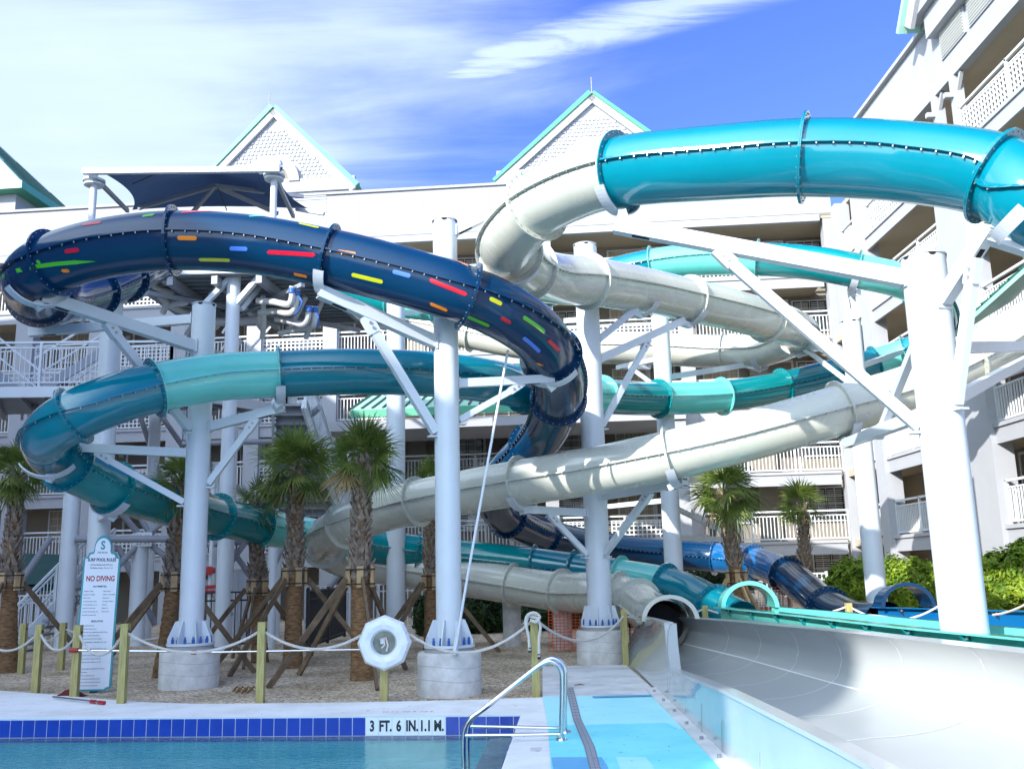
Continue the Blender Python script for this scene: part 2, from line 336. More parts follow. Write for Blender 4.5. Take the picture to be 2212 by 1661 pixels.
fac_ = mth('MULTIPLY', ms.outputs[0], mth('ADD', 0.70, mth('MULTIPLY', mth('MINIMUM', mth('MAXIMUM', mth('MULTIPLY', mth('SUBTRACT', mth('ADD', n2.outputs['Fac'], n1.outputs['Fac']), .72), 1.6), 0.0), 1.0), 0.32)))
tint = N_('ShaderNodeMix', data_type='RGBA', blend_type='MULTIPLY'); tint.inputs[0].default_value = 1; L.new(sky.outputs[0], tint.inputs[6]); tint.inputs[7].default_value = SKYTINT
mix = N_('ShaderNodeMix', data_type='RGBA'); L.new(fac_, mix.inputs[0]); L.new(tint.outputs[2], mix.inputs[6]); 
glow = mth('ADD', 1.0, mth('MULTIPLY', mth('POWER', mth('MAXIMUM', nrm_.outputs['Value'], 0.0), 1.4), SGLOW))  # clouds brightened around the sun, out of view, added as fill light
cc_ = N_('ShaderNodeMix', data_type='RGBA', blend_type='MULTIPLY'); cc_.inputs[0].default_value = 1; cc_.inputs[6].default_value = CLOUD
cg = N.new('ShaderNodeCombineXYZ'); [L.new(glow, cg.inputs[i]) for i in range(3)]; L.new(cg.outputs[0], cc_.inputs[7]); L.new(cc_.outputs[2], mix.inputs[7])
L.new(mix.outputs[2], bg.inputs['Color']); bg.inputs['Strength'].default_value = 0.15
sc.view_settings.view_transform = 'Standard'; sc.view_settings.look = 'None'; sc.view_settings.gamma = 1
sc.view_settings.exposure = EXPO
# ------------------------------------------------------------------ pool, decks, ground
g = gz
P_far_l = g(-900, 1575); pc = g(1125, 1548); pcn = g(1085, 1661)
pl0 = g(0, 1557)
# pool outline (inner edge of coping), world xy
dirv = (pc-pl0).normalized()
c_fr = Vector((pc.x, pc.y, 0)); c_fl = Vector(pl0-dirv*7.0); c_fl.z = 0
dR = Vector((pcn.x-pc.x, pcn.y-pc.y, 0)).normalized()
c_nr = c_fr+dR*14; c_nl = c_fl+dR*14
hole = [c_fr, c_fl, c_nl, c_nr]
mb = MB(); out = [Vector((260, 320, 0)), Vector((-260, 320, 0)), Vector((-260, -120, 0)), Vector((260, -120, 0))]
for i in range(4):
    j = (i+1) % 4; mb.add([hole[i], out[i], out[j], hole[j]], [(0, 1, 2, 3)])
struct(mb.build('ground', m_gravel))
# white concrete strip round the pool
bpx = [(-700, 1470), (-300, 1478), (0, 1494), (120, 1503), (200, 1511), (300, 1519), (430, 1523), (700, 1521), (1000, 1515), (1172, 1509)]
far = [g(x, y) for x, y in bpx]
near = [c_fl+(c_fr-c_fl)*(i/9) for i in range(10)]
near[0] = c_fl+Vector((-6, 0, 0))
for i, (a, b) in enumerate(bpx):
    if i > 1:
        k = (far[i]-c_fl).dot((c_fr-c_fl).normalized())
        near[i] = c_fl+(c_fr-c_fl).normalized()*min(k, (c_fr-c_fl).length)
near[-1] = Vector(c_fr)
mb = MB()
def up(v, z): return Vector((v.x, v.y, z))
ZD = 0.02
for i in range(9):
    mb.add([up(near[i], ZD), up(near[i+1], ZD), up(far[i+1], ZD), up(far[i], ZD)], [(0, 1, 2, 3)])
    mb.add([up(far[i], ZD), up(far[i+1], ZD), up(far[i+1], -0.05), up(far[i], -0.05)], [(0, 1, 2, 3)])
# right strip between pool and the painted walk
PB = (g(1172, 1509), g(1184, 1575), g(1192, 1661))   # boundary white / painted
dB = (PB[2]-PB[1]).normalized(); PBn = PB[2]+dB*7
mb.add([up(c_fr, ZD), up(c_nr, ZD), up(PBn, ZD), up(PB[2], ZD), up(PB[1], ZD), up(far[-1], ZD)], [tuple(range(6))])
deck = mb.build('pool_deck', m_deck); struct(deck)
# painted walk
mb = MB()
FL = [g(1352, 1438), g(1366, 1442), g(1480, 1552), g(1590, 1661)]
dF = (FL[3]-FL[2]).normalized(); FLn = FL[3]+dF*7
A1, A2 = g(1172, 1441), g(1352, 1438)
mb.poly([up(v, ZD) for v in [A1, PB[0], g(1215, 1508), g(1426, 1504), A2]])
struct(mb.build('concrete_path', m_pathc))
r0, r1 = g(1172, 1508), g(1426, 1504)
mb = MB(); mb.poly([up(v, ZD+.003) for v in [r0, PB[1], PB[2], PBn, FLn, FL[3], FL[2], r1]]); struct(mb.build('painted_path', m_pa))
def paint(pxs, m, z, nm='painted_path'):
    mb = MB(); mb.poly([up(g(*p), ZD+z) for p in pxs]); return struct(mb.build(nm, m))
paint([(1184, 1575), (1205, 1572), (1440, 1566), (1465, 1580), (1515, 1579), (1592, 1655), (1700, 1900), (1240, 1900), (1190, 1661)], m_pb, .007)
paint([(1191, 1643), (1300, 1643), (1312, 1661), (1400, 1900), (1240, 1900), (1194, 1661)], m_pc, .011)
paint([(1280, 1508), (1425, 1504.5), (1428, 1508), (1281, 1512)], m_pc, .011)
paint([(1330, 1643), (1395, 1643), (1410, 1661), (1500, 1900), (1400, 1900), (1338, 1661)], m_pa, .0115)
# drain channel
ch = [(1224, 1455), (1240, 1452), (1222, 1490), (1238, 1489), (1238, 1560), (1256, 1560), (1262, 1620), (1285, 1620), (1272, 1661), (1296, 1661), (1340, 1900), (1375, 1900)]
t = thing('drain_channel', 'long grey slotted drain strip running down the painted walk', 'drain', tuple(gz(1250, 1560)))
mb = MB()
for i in range(1, 5):
    a, b, c, d = [up(g(*ch[i*2+k-0]), ZD+.013) for k in (0, 1, 3, 2)] if i < 5 else None
    mb.add([a, b, c, d], [(0, 1, 2, 3)])
mb.build('channel', mat('channel_edge', (0.20, 0.22, 0.28), rough=0.6), t)
mb = MB()
for i in range(1, 5):
    a, b, c, d = [up(g(*ch[i*2+k]), ZD+.017) for k in (0, 1, 3, 2)]
    n = 26 if i > 1 else 12
    for k in range(n):
        u0, u1 = (k+.1)/n, (k+.9)/n
        p = [a.lerp(d, u0), b.lerp(c, u0), b.lerp(c, u1), a.lerp(d, u1)]
        mb.add([p[0].lerp(p[1], .12), p[0].lerp(p[1], .47), p[3].lerp(p[2], .47), p[3].lerp(p[2], .12)], [(0, 1, 2, 3)])
        mb.add([p[0].lerp(p[1], .53), p[0].lerp(p[1], .88), p[3].lerp(p[2], .88), p[3].lerp(p[2], .53)], [(0, 1, 2, 3)])
mb.build('grate', mat('channel_grate', (0.36, 0.38, 0.44), rough=0.5), t)

# pool
ZW = -0.185; ZF = -0.42
pool = thing('swimming_pool', 'swimming pool with blue tiled waterline and clear teal water', 'pool', tuple(c_fr)); del pool['label']; del pool['category']; struct(pool)
mb = MB(); dn = Vector((0, 0, -1))
fr, fl, nl, nr = hole
e = Vector((0, 0, 0))
mb.add([up(p, ZF) for p in hole], [(0, 1, 2, 3)])
for a, b in ((fr, fl), (fl, nl), (nl, nr), (nr, fr)): mb.add([up(a, ZF), up(b, ZF), up(b, ZD-.001), up(a, ZD-.001)], [(0, 1, 2, 3)])
mb.build('basin', m_pool, pool)
mb = MB(); inn = -0.0
mb.add([up(p, ZW) for p in hole], [(0, 1, 2, 3)]); wo = mb.build('water', m_water)
if wo.data.polygons[0].normal.z < 0: wo.data.flip_normals()
wo.data.update(); struct(wo)
# waterline tiles on far wall and right wall
du = (fl-fr).normalized(); dn_ = Vector((-du.y, du.x, 0)); dn_ = dn_ if dn_.y < 0 else -dn_
tile = MB(); wt = MB(); gr = MB(); TS = 0.152
gr.slab([up(fr, ZW-.03), up(fl, ZW-.03), up(fl, ZD-.006), up(fr, ZD-.006)], dn_*0.008)
k0 = None; s788 = (gz(788, 1552)-fr).dot(du); s962 = (gz(962, 1550)-fr).dot(du)
Tn = (s788-s962)/6
k = 0; s = s962-math.ceil(s962/Tn)*Tn
L_ = (fl-fr).length; wtiles = []
while s < L_:
    a = max(s, 0)+.004; b = s+Tn-.004
    if b > 0.03 and b < L_:
        p, q = fr+du*a, fr+du*b
        tgt = wt if (s962-.01 < s < s788-.02) else tile
        z0, z1 = (ZW+.005, ZD-.012)
        tgt.slab([up(p, z0), up(q, z0), up(q, z1), up(p, z1)], dn_*0.012)
        tile.slab([up(p, ZW-.05), up(q, ZW-.05), up(q, ZW-.003), up(p, ZW-.003)], dn_*0.012)
        if tgt is wt: wtiles.append((p+q)/2)
    s += Tn
gr.build('tile_grout', m_groutw, pool); tile.build('waterline_tile', m_tile, pool); wt.build('marker_tile', m_tilew, pool)
rt = -du
Mt = Matrix((rt, Vector((0, 0, 1)), dn_)).transposed().to_4x4()
wtiles.sort(key=lambda v: v.dot(rt))
for c, tx in zip(wtiles, ['3', 'FT.', '6', 'IN.', '1.1', 'M.']):
    m4 = Mt.copy(); m4.translation = up(c, (ZW+ZD)/2-.004)+dn_*0.0135
    text_mesh(pool, 'depth_marking', tx, 0.155, m4, m_txt, bold=0.006, squeeze=0.72)
# faded marks on the coping
m4 = Matrix((-rt, -dn_*-1, Vector((0, 0, 1)))).transposed().to_4x4(); m4.translation = up(gz(880, 1541), ZD+.004)
text_mesh(pool, 'depth_marking', '3 FT. 6 IN. 1.1 M.', 0.085, m4, mat('faded_ink', (0.22, 0.22, 0.24), rough=.9), squeeze=1.0, extrude=0.0004)
# stepped ledge on the right side of the pool
lw = -Vector((-dR.y, dR.x, 0)); lw = lw if lw.x < 0 else -lw
mb = MB(); a = fr+lw*0.0-dR*-0.02; 
mb.slab([up(fr, ZW-.24), up(fr+dR*9, ZW-.24), up(fr+dR*9+lw*.34, ZW-.24), up(fr+lw*.34, ZW-.24)], (0, 0, .21))
mb.build('ledge', mat('ledge_concrete', (0.40, 0.37, 0.34), rough=.8, col2=(0.58, .56, .53), vscale=4, bump=.3), pool)
mb = MB(); 
for i in range(60):
    s = .05+i*.152
    mb.slab([up(fr+dR*s, ZW-.02), up(fr+dR*(s+.143), ZW-.02), up(fr+dR*(s+.143), ZD-.012), up(fr+dR*s, ZD-.012)], lw*.012)
mb.build('side_tile', m_tile, pool)
mb = MB(); c = gz(1090, 1640, ZW+.0)
for i in range(5):
    p = fr+dR*1.6+lw*(.06+.03*i)
    mb.slab([up(p, ZW-.029), up(p+dR*.5, ZW-.029), up(p+dR*.5+lw*.018, ZW-.029), up(p+lw*.018, ZW-.029)], (0, 0, .004))
mb.build('ledge_grate', m_rail, pool)
mb = MB(); p = gz(1158, 1624, 0); mb.box(up(p, ZD+.004), (.10, .16, .006)); mb.build('skimmer_label', m_pathc, pool)

# ------------------------------------------------------------------ hand rail
hr = thing('handrail', 'stainless double grab rail with curved tops at the pool corner', 'handrail', tuple(gz(1213, 1604)))
b0 = gz(1213, 1604); b1 = gz(1226, 1588)
for base, pool_px, dy in ((b0, 1001, 0), (b1, 1012, 0)):
    Y = base.y
    # px positions of front rail mapped at its own depth
    if base is b0: pp = [(1003, 1700), (1001, 1640), (1001, 1590), (1004, 1572), (1016, 1552), (1040, 1534), (1100, 1487), (1150, 1448), (1170, 1434), (1188, 1428), (1203, 1434), (1212, 1450), (1214, 1475), (1213, 1540), (1213, 1604)]
    else: pp = [(1012, 1690), (1010, 1640), (1010, 1585), (1013, 1566), (1024, 1548), (1052, 1526), (1110, 1479), (1158, 1441), (1176, 1428), (1193, 1422), (1209, 1427), (1219, 1442), (1221, 1465), (1220, 1530), (1221, 1590)]
    pts, _ = crom([at(x, y, Y) for x, y in pp], 5)
    MB().pipe(pts, 0.0215, 14).build('rail_tube', m_chrome, hr, True)
    MB().cyl(up(Vector((pts[-1].x, Y, 0)), ZD), up(Vector((pts[-1].x, Y, 0)), ZD+.022), .06, .05, 20).build('escutcheon', m_chrome, hr, True)
Y = b0.y
MB().pipe([at(1004, 1588, Y), at(1110, 1587, Y), at(1212, 1585, Y)], .017, 12).build('cross_bar', m_chrome, hr, True)
MB().pipe([at(1014, 1568, b1.y), at(1110, 1570, b1.y), at(1220, 1573, b1.y)], .017, 12).build('cross_bar', m_chrome, hr, True)

# ------------------------------------------------------------------ run-out flumes
def lerp1(tab, y):
    if y <= tab[0][0]: return tab[0][1]
    for (a, b), (c, d) in zip(tab, tab[1:]):
        if y <= c: return b+(d-b)*(y-a)/(c-a)
    return tab[-1][1]
fb = [gz(1366, 1442), gz(1480, 1552), gz(1590, 1661)]
nearX = [(-3, fb[2].x-.35)]+[(v.y, v.x) for v in fb[::-1]]
ZFAR = 0.87
FPZ = [(1486, 1333, .75), (1600, 1341, .80), (1720, 1352, .84), (1850, 1364, ZFAR), (2050, 1386, ZFAR), (2212, 1404, ZFAR)]
fp = [gz(*q) for q in FPZ]; farZt = [(v.y, v.z) for v in fp[::-1]]
farX = [(v.y, v.x) for v in fp[::-1]]; sl = (farX[1][1]-farX[0][1])/(farX[1][0]-farX[0][0])
farX = [(-3, farX[0][1]+sl*(-3-farX[0][0])*.5)]+farX
YM = fp[0].y
def nearZ(y): 
    if y > 11.45: return .93-.13*min(1, (y-11.45)/4)
    lo_ = lerp1([(2, .72), (4.8, .685), (8, .585), (11.1, .44)], y)
    if y < 11.1: return lo_
    t = (y-11.1)/.35; t = t*t*(3-2*t); return .44+.49*t
ys = [-2, 0, 1, 2, 3, 4, 5, 6, 7, 8, 9, 10, 10.6, 11.1, 11.15, 11.2, 11.25, 11.3, 11.35, 11.4, 11.45, 11.8, 12.2, 12.8, 13.4, 14.2, 15, 15.6, 16.2, 16.8]
def tuck(y): return max(0, min(1, (y-11.2)/4))*.24
fl_t = thing('run_out_flume', 'white open splash-down flume with smooth curved wall beside the painted walk', 'slide flume', (fb[1].x, fb[1].y, 0))
inner = []; outer = []; lip = []; olip = []
for y in ys:
    n = lerp1(nearX, y); f = lerp1(farX, y); zn = nearZ(y); zF = lerp1(farZt, y)
    outer.append([Vector((n-.02, y, ZD-.03)), Vector((n+tuck(y)*.3, y, .30)), Vector((n+tuck(y), y, zn-.12)), Vector((n-.015+tuck(y), y, zn-.03)), Vector((n-.05+tuck(y), y, zn-.03)), Vector((n-.05+tuck(y), y, zn))])
    lip.append([Vector((n-.05+tuck(y), y, zn)), Vector((n+.06+tuck(y), y, zn)), Vector((n+.075+tuck(y), y, zn-.03))])
    k = [Vector((n+.075+tuck(y), y, zn-.03)), Vector((n+.09+tuck(y), y, max(.36, zn-.25))), Vector((n+.14, y, .22)), Vector((n+.3, y, .16))]
    W = f-n
    for a, z in ((.28, .15), (.38, .155), (.48, .17)): k.append(Vector((n+W*a, y, z)))
    bw = min(1.1, W*.46)
    for an in range(0, 91, 10):
        q = math.radians(an); k.append(Vector((f-.03-bw*(1-math.sin(q)), y, .18+.30*(1-math.cos(q)))))
    k += [Vector((f-.005, y, .55)), Vector((f-.015, y, zF-.19)), Vector((f-.05, y, zF-.10)), Vector((f-.11, y, zF-.03)), Vector((f-.15, y, zF))]
    inner.append(k)
    olip.append([Vector((f-.15, y, zF)), Vector((f+.10, y, zF+.004)), Vector((f+.10, y, zF-.05))])
sh = MB().grid(inner).build('trough', m_flume, fl_t, True)
MB().grid(outer).build('outer_shell', m_flumeo, fl_t, True)
MB().grid(lip).build('near_lip', m_flume, fl_t)
MB().grid(olip).build('far_lip', m_flume, fl_t)
m_joint = mat('joint_sealant', (0.74, 0.77, 0.79), rough=.5)
m_jd = mat('shell_joint_grey', (0.30, 0.33, 0.34), rough=.6)  # plain grey of the outer shell joints
def row_at(y, off=.004):
    for i in range(len(ys)-1):
        if ys[i] <= y <= ys[i+1]:
            t = (y-ys[i])/(ys[i+1]-ys[i]); return [a.lerp(b, t) for a, b in zip(inner[i], inner[i+1])]
jb = MB()
for y in (14.2, 12.9, 11.6, 10.4, 9.2, 8.0, 6.5, 5.0, 3.5):
    r = row_at(y); pr = []
    for i, p in enumerate(r):
        a = r[max(0, i-1)]; b = r[min(len(r)-1, i+1)]; d = (b-a).normalized(); nrm = Vector((-d.z, 0, d.x))
        pr.append(p+nrm*.004)
    jb.grid([[p+Vector((0, -.008, 0)) for p in pr], [p+Vector((0, .008, 0)) for p in pr]])
for idx in (13,):
    rows = [[], []]
    for r in inner:
        a, b = r[idx], r[idx+1]; d = (b-a).normalized(); nrm = Vector((-d.z, 0, d.x)); rows[0].append(a+nrm*.004-d*.007); rows[1].append(a+nrm*.004+d*.007)
    jb.grid(rows)
jb.build('joint_line', m_joint, fl_t)
jo = MB()
for y in (11.6, 9.3, 8.3, 6.9, 5.4):
    n = lerp1(nearX, y); jo.slab([Vector((n-.023, y-.005, .0)), Vector((n-.023, y+.005, .0)), Vector((n-.006, y+.005, .30)), Vector((n-.006, y-.005, .30))], (-.003, 0, 0))
jo.build('joint_line', m_jd, fl_t)
# base strip with anchor tabs along the deck
mb = MB(); tb = MB()
for i in range(len(ys)-1):
    a, b = ys[i], ys[i+1]; na, nb = lerp1(nearX, a), lerp1(nearX, b)
    if b > 13.2: continue
    mb.add([(na-.14, a, ZD+.02), (na-.01, a, ZD+.03), (nb-.01, b, ZD+.03), (nb-.14, b, ZD+.02)], [(0, 1, 2, 3)]); mb.add([(na-.14, a, ZD+.02), (nb-.14, b, ZD+.02), (nb-.14, b, ZD-.01), (na-.14, a, ZD-.01)], [(0, 1, 2, 3)])
for k in range(12):
    y = 3+k*.85; tb.cyl((lerp1(nearX, y)-.08, y, ZD+.02), (lerp1(nearX, y)-.08, y, ZD+.05), .018, n=8)
mb.build('base_flange', m_pathc, fl_t); tb.build('anchor_bolt', m_bolt, fl_t)
# end plate on the near side of the mouth
ep = MB(); n = lerp1(nearX, 12.9)
prof = [(0.02, .0), (0.02, .55), (-.02, .80), (.04, .92), (.16, .96), (.28, .93), (.30, .86), (.30, .62), (.26, .50), (.24, .3), (.2, 0)]
n = lerp1(nearX, 11.1)
ep.slab([Vector((n-.06+a, 11.06, b)) for a, b in [(.02, .40), (.0, .65), (.02, .86), (.06, .935), (.115, .935), (.12, .70), (.14, .40)]], (0, .05, 0))
ep.build('end_plate', m_flume, fl_t)
# mouth arch : hood from tube to trough
cxm = at(1440, 1330, 15.7).x; RM = .385
def hood(parent, cx, cy, r, z0, m, y0=0.0, y1=.55, rt=1.0, name='mouth_hood', tilt=0.0, dirx=0.0, th=.07):
    mb = MB(); rows = []
    for (dy, rr) in ((y0, r+th), (y0, r), (y1, r), (y1, r+.01), (y0+.035, r+.01), (y0+.035, r+th), (y0, r+th)):
        rows.append([Vector((cx+dirx*dy+rr*math.cos(math.pi*a/24), cy+dy, z0+rr*rt*math.sin(math.pi*a/24))) for a in range(25)])
    mb.grid(rows); o = mb.build(name, m, parent, True); return o
hood(fl_t, cxm, 15.3, RM, .74, m_cream, rt=.88, y1=.6)
mb = MB(); mb.cyl((cxm-.02, 16.3, .60), (cxm-.02, 16.35, .60), RM-.02, n=24); mb.build('tunnel_shade_disc', m_dark, fl_t)  # black disc painted in for the shade deep inside the tube

def side_flume(name, label, off, path, zl, zr, m, mrib, width, y_hi, y_lo=-1, group=None, rib_gap=1.15, hoodm=None, lipw=.12, m2=None):
    t = thing(name, label, 'slide flume', ((lerp1(path, 10) if path else lerp1(farX, 8)+off), 8, 0))
    def fx(y): 
        return lerp1(path, y) if path else (lerp1(farX, y) if y < fp[0].y else farX[-1][1]+sl2*(y-fp[0].y))
    yy = [y_lo+(y_hi-y_lo)*i/26 for i in range(27)]
    A = []; 
    for y in yy:
        x = fx(y)+off
        A.append([Vector((x+.03, y, .1)), Vector((x, y, zl-.13)), Vector((x, y, zl-.02)), Vector((x-lipw, y, zl-.02)), Vector((x-lipw, y, zl)), Vector((x+.05, y, zl)), Vector((x+.07, y, zl-.2)), Vector((x+.2, y, .25)), Vector((x+width/2, y, .18)), Vector((x+width-.2, y, .28)), Vector((x+width-.03, y, .6)), Vector((x+width, y, zr)), Vector((x+width+.1, y, zr)), Vector((x+width+.1, y, 0.05))])
    MB().grid(A).build('trough', m, t, False)
    rb = MB(); bo = MB(); y = y_hi-.5
    while y > y_lo+.3:
        x = fx(y)+off
        MB().slab([Vector((x+.002, y, zl-.16)), Vector((x-lipw+.01, y, zl-.025)), Vector((x+.002, y, zl-.025))], (0, .05, 0)).build('rib', mrib, t)
        bo.box((x-.05, y-.02, zl-.05), (.02, .02, .03)); y -= rib_gap
    tag(bo.build('lip_bolts', m_bolt, t), None, None, kind='stuff')
    if hoodm: hood(t, fx(y_hi)+off+width/2, y_hi-.3, width/2-.02, zl-.02, hoodm, rt=.9)
    if m2: pass
    return t, fx
sl2 = (farX[-1][1]-farX[-2][1])/(farX[-1][0]-farX[-2][0])
# ------------------------------------------------------------------ tube slides
RT = 0.425
SL = {}; RR = {}
def tube_slide(name, label, ctrl, RT=0.425, ds=1.0, nspan=12, up0=Vector((0, 0, 1)), seam_m=None):
    """ctrl: (px, py, depth, flange?, material) ; flange starts a new section of that material"""
    P = [at(c[0], c[1], c[2]*(ds if len(c) < 6 else 1)) for c in ctrl]
    pts, idx = crom(P, nspan)
    n = len(pts); T = []
    for i in range(n): T.append((pts[min(i+1, n-1)]-pts[max(i-1, 0)]).normalized())
    S = [0]
    for i in range(1, n): S.append(S[-1]+(pts[i]-pts[i-1]).length)
    fr = []
    for t in T:
        a = t.cross(up0); a.normalize(); fr.append((a, a.cross(t)))
    root = thing(name, label, 'water slide', tuple(Vector((P[len(P)//2].x, P[len(P)//2].y, 0))))
    def ring(i, r, ns=36): 
        a, b = fr[i]; return [pts[i]+a*(r*math.cos(2*math.pi*k/ns))+b*(r*math.sin(2*math.pi*k/ns)) for k in range(ns+1)]
    fl = [(idx[k], c[4]) for k, c in enumerate(ctrl) if c[3]]
    secs = []
    cur = ctrl[0][4]; start = 0
    for i, m in fl:
        if i > start: secs.append((start, i, cur))
        cur = m; start = i
    if start < n-1: secs.append((start, n-1, cur))
    for (a, b, m) in secs:
        mb = MB(); mb.grid([ring(i, RT) for i in range(a, b+1)]); sec = mb.build('tube_section', m, root, True)
        sm = MB(); bl = MB()
        for sgn in (1, -1):
            rows = []
            for i in range(a, b+1):
                u, v = fr[i]; u = u*sgn
                rows.append([pts[i]+u*(RT-.005)+v*.012, pts[i]+u*(RT+.05)+v*.012, pts[i]+u*(RT+.05)-v*.012, pts[i]+u*(RT-.005)-v*.012])
            MB().grid(rows).build('seam_flange', m, sec)
            s = S[a]+.1; i = a
            while s < S[b]-.05:
                while S[i+1] < s: i += 1
                t = (s-S[i])/(S[i+1]-S[i]); p = pts[i].lerp(pts[i+1], t); u, v = fr[i]; u = u*sgn
                c = p+u*(RT+.032)
                bl.box(c-v*.02, (.013, .013, .03), Matrix((T[i], u, v)).transposed())
                s += .155
        tag(bl.build('seam_bolts', m_bolt, sec), None, None, kind='stuff')
    for i, m in fl:
        pm = [q for q in secs if q[1] == i]; mp_ = pm[0][2] if pm else m
        for sgn, mm in ((-1, mp_), (1, m)):
            mb = MB(); a, b = fr[i]; rows = []
            off0, off1 = sorted((sgn*.001, sgn*.016))
            for (rr, off) in ((RT-.004, off0), (RT+.078, off0), (RT+.078, off1), (RT-.004, off1), (RT-.004, off0)):
                rows.append([q+T[i]*off for q in ring(i, rr, 40)])
            mb.grid(rows); f = mb.build('joint_flange', mm, root, False)
            if sgn == 1:
                bb = MB()
                for k in range(26):
                    an = 2*math.pi*(k+.5)/26; d = a*math.cos(an)+b*math.sin(an); q = pts[i]+d*(RT+.045)
                    bb.cyl(q-T[i]*.025, q+T[i]*.025, .0085, n=6)
                tag(bb.build('flange_bolts', m_bolt, f), None, None, kind='stuff')
    SL[name] = (pts, fr, T, S, idx, root); RR[name] = RT
    return root
def find_surf(name, px, py):
    pts, fr, T, S, idx, root = SL[name]; best = None; RT = RR[name]
    for i in range(len(pts)):
        q = proj(pts[i])
        if abs(q[0]-px) > 200 or abs(q[1]-py) > 200: continue
        a, b = fr[i]
        for k in range(0, 360, 3):
            d = a*math.cos(math.radians(k))+b*math.sin(math.radians(k)); p = pts[i]+d*RT
            if d.dot(EYE-p) <= 0: continue
            q = proj(p); e = (q[0]-px)**2+(q[1]-py)**2
            if best is None or e < best[0]: best = (e, S[i], k, i)
    return best
def surf_pt(name, s, ang, r):
    pts, fr, T, S, idx, root = SL[name]; s = max(0, min(S[-1]-1e-4, s)); i = 0
    lo, hi = 0, len(S)-1
    while hi-lo > 1:
        m = (lo+hi)//2
        if S[m] <= s: lo = m
        else: hi = m
    t = (s-S[lo])/(S[hi]-S[lo]); p = pts[lo].lerp(pts[hi], t)
    a = fr[lo][0].lerp(fr[hi][0], t).normalized(); b = fr[lo][1].lerp(fr[hi][1], t).normalized()
    q = math.radians(ang); return p+(a*math.cos(q)+b*math.sin(q))*r
def stripe(name, x1, y1, x2, y2, col, w=.028):
    RT = RR[name]
    A = find_surf(name, x1, y1); B = find_surf(name, x2, y2)
    if A is None or B is None: return
    s1, k1, s2, k2 = A[1], A[2], B[1], B[2]
    if abs(k2-k1) > 180: k2 += 360 if k2 < k1 else -360
    if s2 < s1: s1, s2, k1, k2 = s2, s1, k2, k1
    rows = []; n = 26; Ls = s2-s1
    for j in range(n+1):
        u = j/n; s = s1+Ls*u; e = min(s-s1, s2-s)/w
        h = w*math.sqrt(max(0.0, 1-(1-min(1, e))**2)); h = max(h, .002); k = k1+(k2-k1)*u; da = math.degrees(h/RT)
        rows.append([surf_pt(name, s, k+da*f, RT+.005) for f in (-1, -.5, 0, .5, 1)])
    MB().grid(rows).build('painted_stripe', m_pcol[col], SL[name][5], True)
nv, bl_ = m_navy, m_blue
tube_slide('striped_tube_slide', 'navy tube slide painted with red, green, yellow and orange dashes', [
    (330, 570, 18.5, 0, nv), (270, 598, 17.2, 1, nv), (205, 628, 16.2, 1, nv), (130, 648, 15.0, 0, nv), (85, 640, 13.8, 1, nv), (68, 612, 12.9, 0, nv), (82, 588, 12.4, 0, nv),
    (118, 568, 12.25, 1, nv), (196, 543, 12.15, 0, nv), (284, 527, 12.12, 0, nv), (376, 520, 12.12, 1, nv), (540, 528, 12.2, 0, nv), (713, 559, 12.2, 1, nv), (870, 597, 12.2, 0, nv), (1012, 640, 12.3, 1, nv),
    (1095, 677, 12.6, 0, nv), (1160, 722, 13.1, 0, nv), (1190, 768, 13.7, 1, nv), (1207, 815, 14.5, 0, nv), (1206, 862, 15.4, 1, nv), (1185, 920, 16.8, 0, nv), (1150, 965, 17.8, 1, nv), (1105, 1010, 18.8, 0, nv), (1073, 1050, 19.8, 0, nv),
    (1072, 1092, 20.8, 0, nv), (1096, 1118, 21.6, 1, nv), (1130, 1137, 22.5, 0, nv), (1178, 1156, 23.6, 1, nv), (1300, 1182, 25.2, 0, nv), (1450, 1197, 26.2, 1, nv), (1545, 1204, 26.0, 1, bl_), (1628, 1214, 25.0, 1, bl_),
    (1700, 1243, 23.6, 1, nv), (1745, 1278, 22.0, 0, nv), (1790, 1315, 20.4, 1, nv), (1850, 1342, 18.9, 0, nv), (1915, 1348, 17.5, 0, nv)], RT=.40)
ST = 'striped_tube_slide'
for a in [(176, 485, 218, 480, 'red'), (305, 467, 336, 465, 'green'), (395, 462, 487, 463, 'red'), (534, 465, 573, 467, 'cyan'), (649, 487, 689, 492, 'yellow'), (733, 488, 836, 507, 'red'), (868, 513, 904, 524, 'cyan'),
          (137, 545, 174, 540, 'red'), (281, 539, 337, 536, 'red'), (386, 515, 421, 516, 'orange'), (501, 538, 540, 540, 'blue'), (578, 545, 687, 553, 'red'), (733, 545, 773, 550, 'orange'), (205, 566, 272, 562, 'green'), (77, 567, 91, 564, 'green'), (134, 585, 148, 584, 'orange'),
          (427, 560, 495, 563, 'yellow'), (759, 594, 829, 609, 'yellow'), (853, 588, 889, 599, 'blue'), (922, 604, 1008, 636, 'red'), (628, 592, 664, 598, 'orange'), (930, 656, 962, 669, 'orange'), (980, 561, 1010, 575, 'orange'),
          (1045, 580, 1100, 611, 'red'), (1056, 645, 1082, 657, 'yellow'), (1008, 682, 1055, 702, 'green'), (1085, 688, 1104, 700, 'red'), (1128, 683, 1174, 717, 'green'), (1131, 731, 1168, 763, 'blue'), (1185, 735, 1208, 757, 'red'), (1160, 782, 1172, 788, 'orange')]:
    stripe(ST, *a)
cy, cr, tl, tb_, aq = m_cyan, m_cream, m_teal, m_tealb, m_aqua
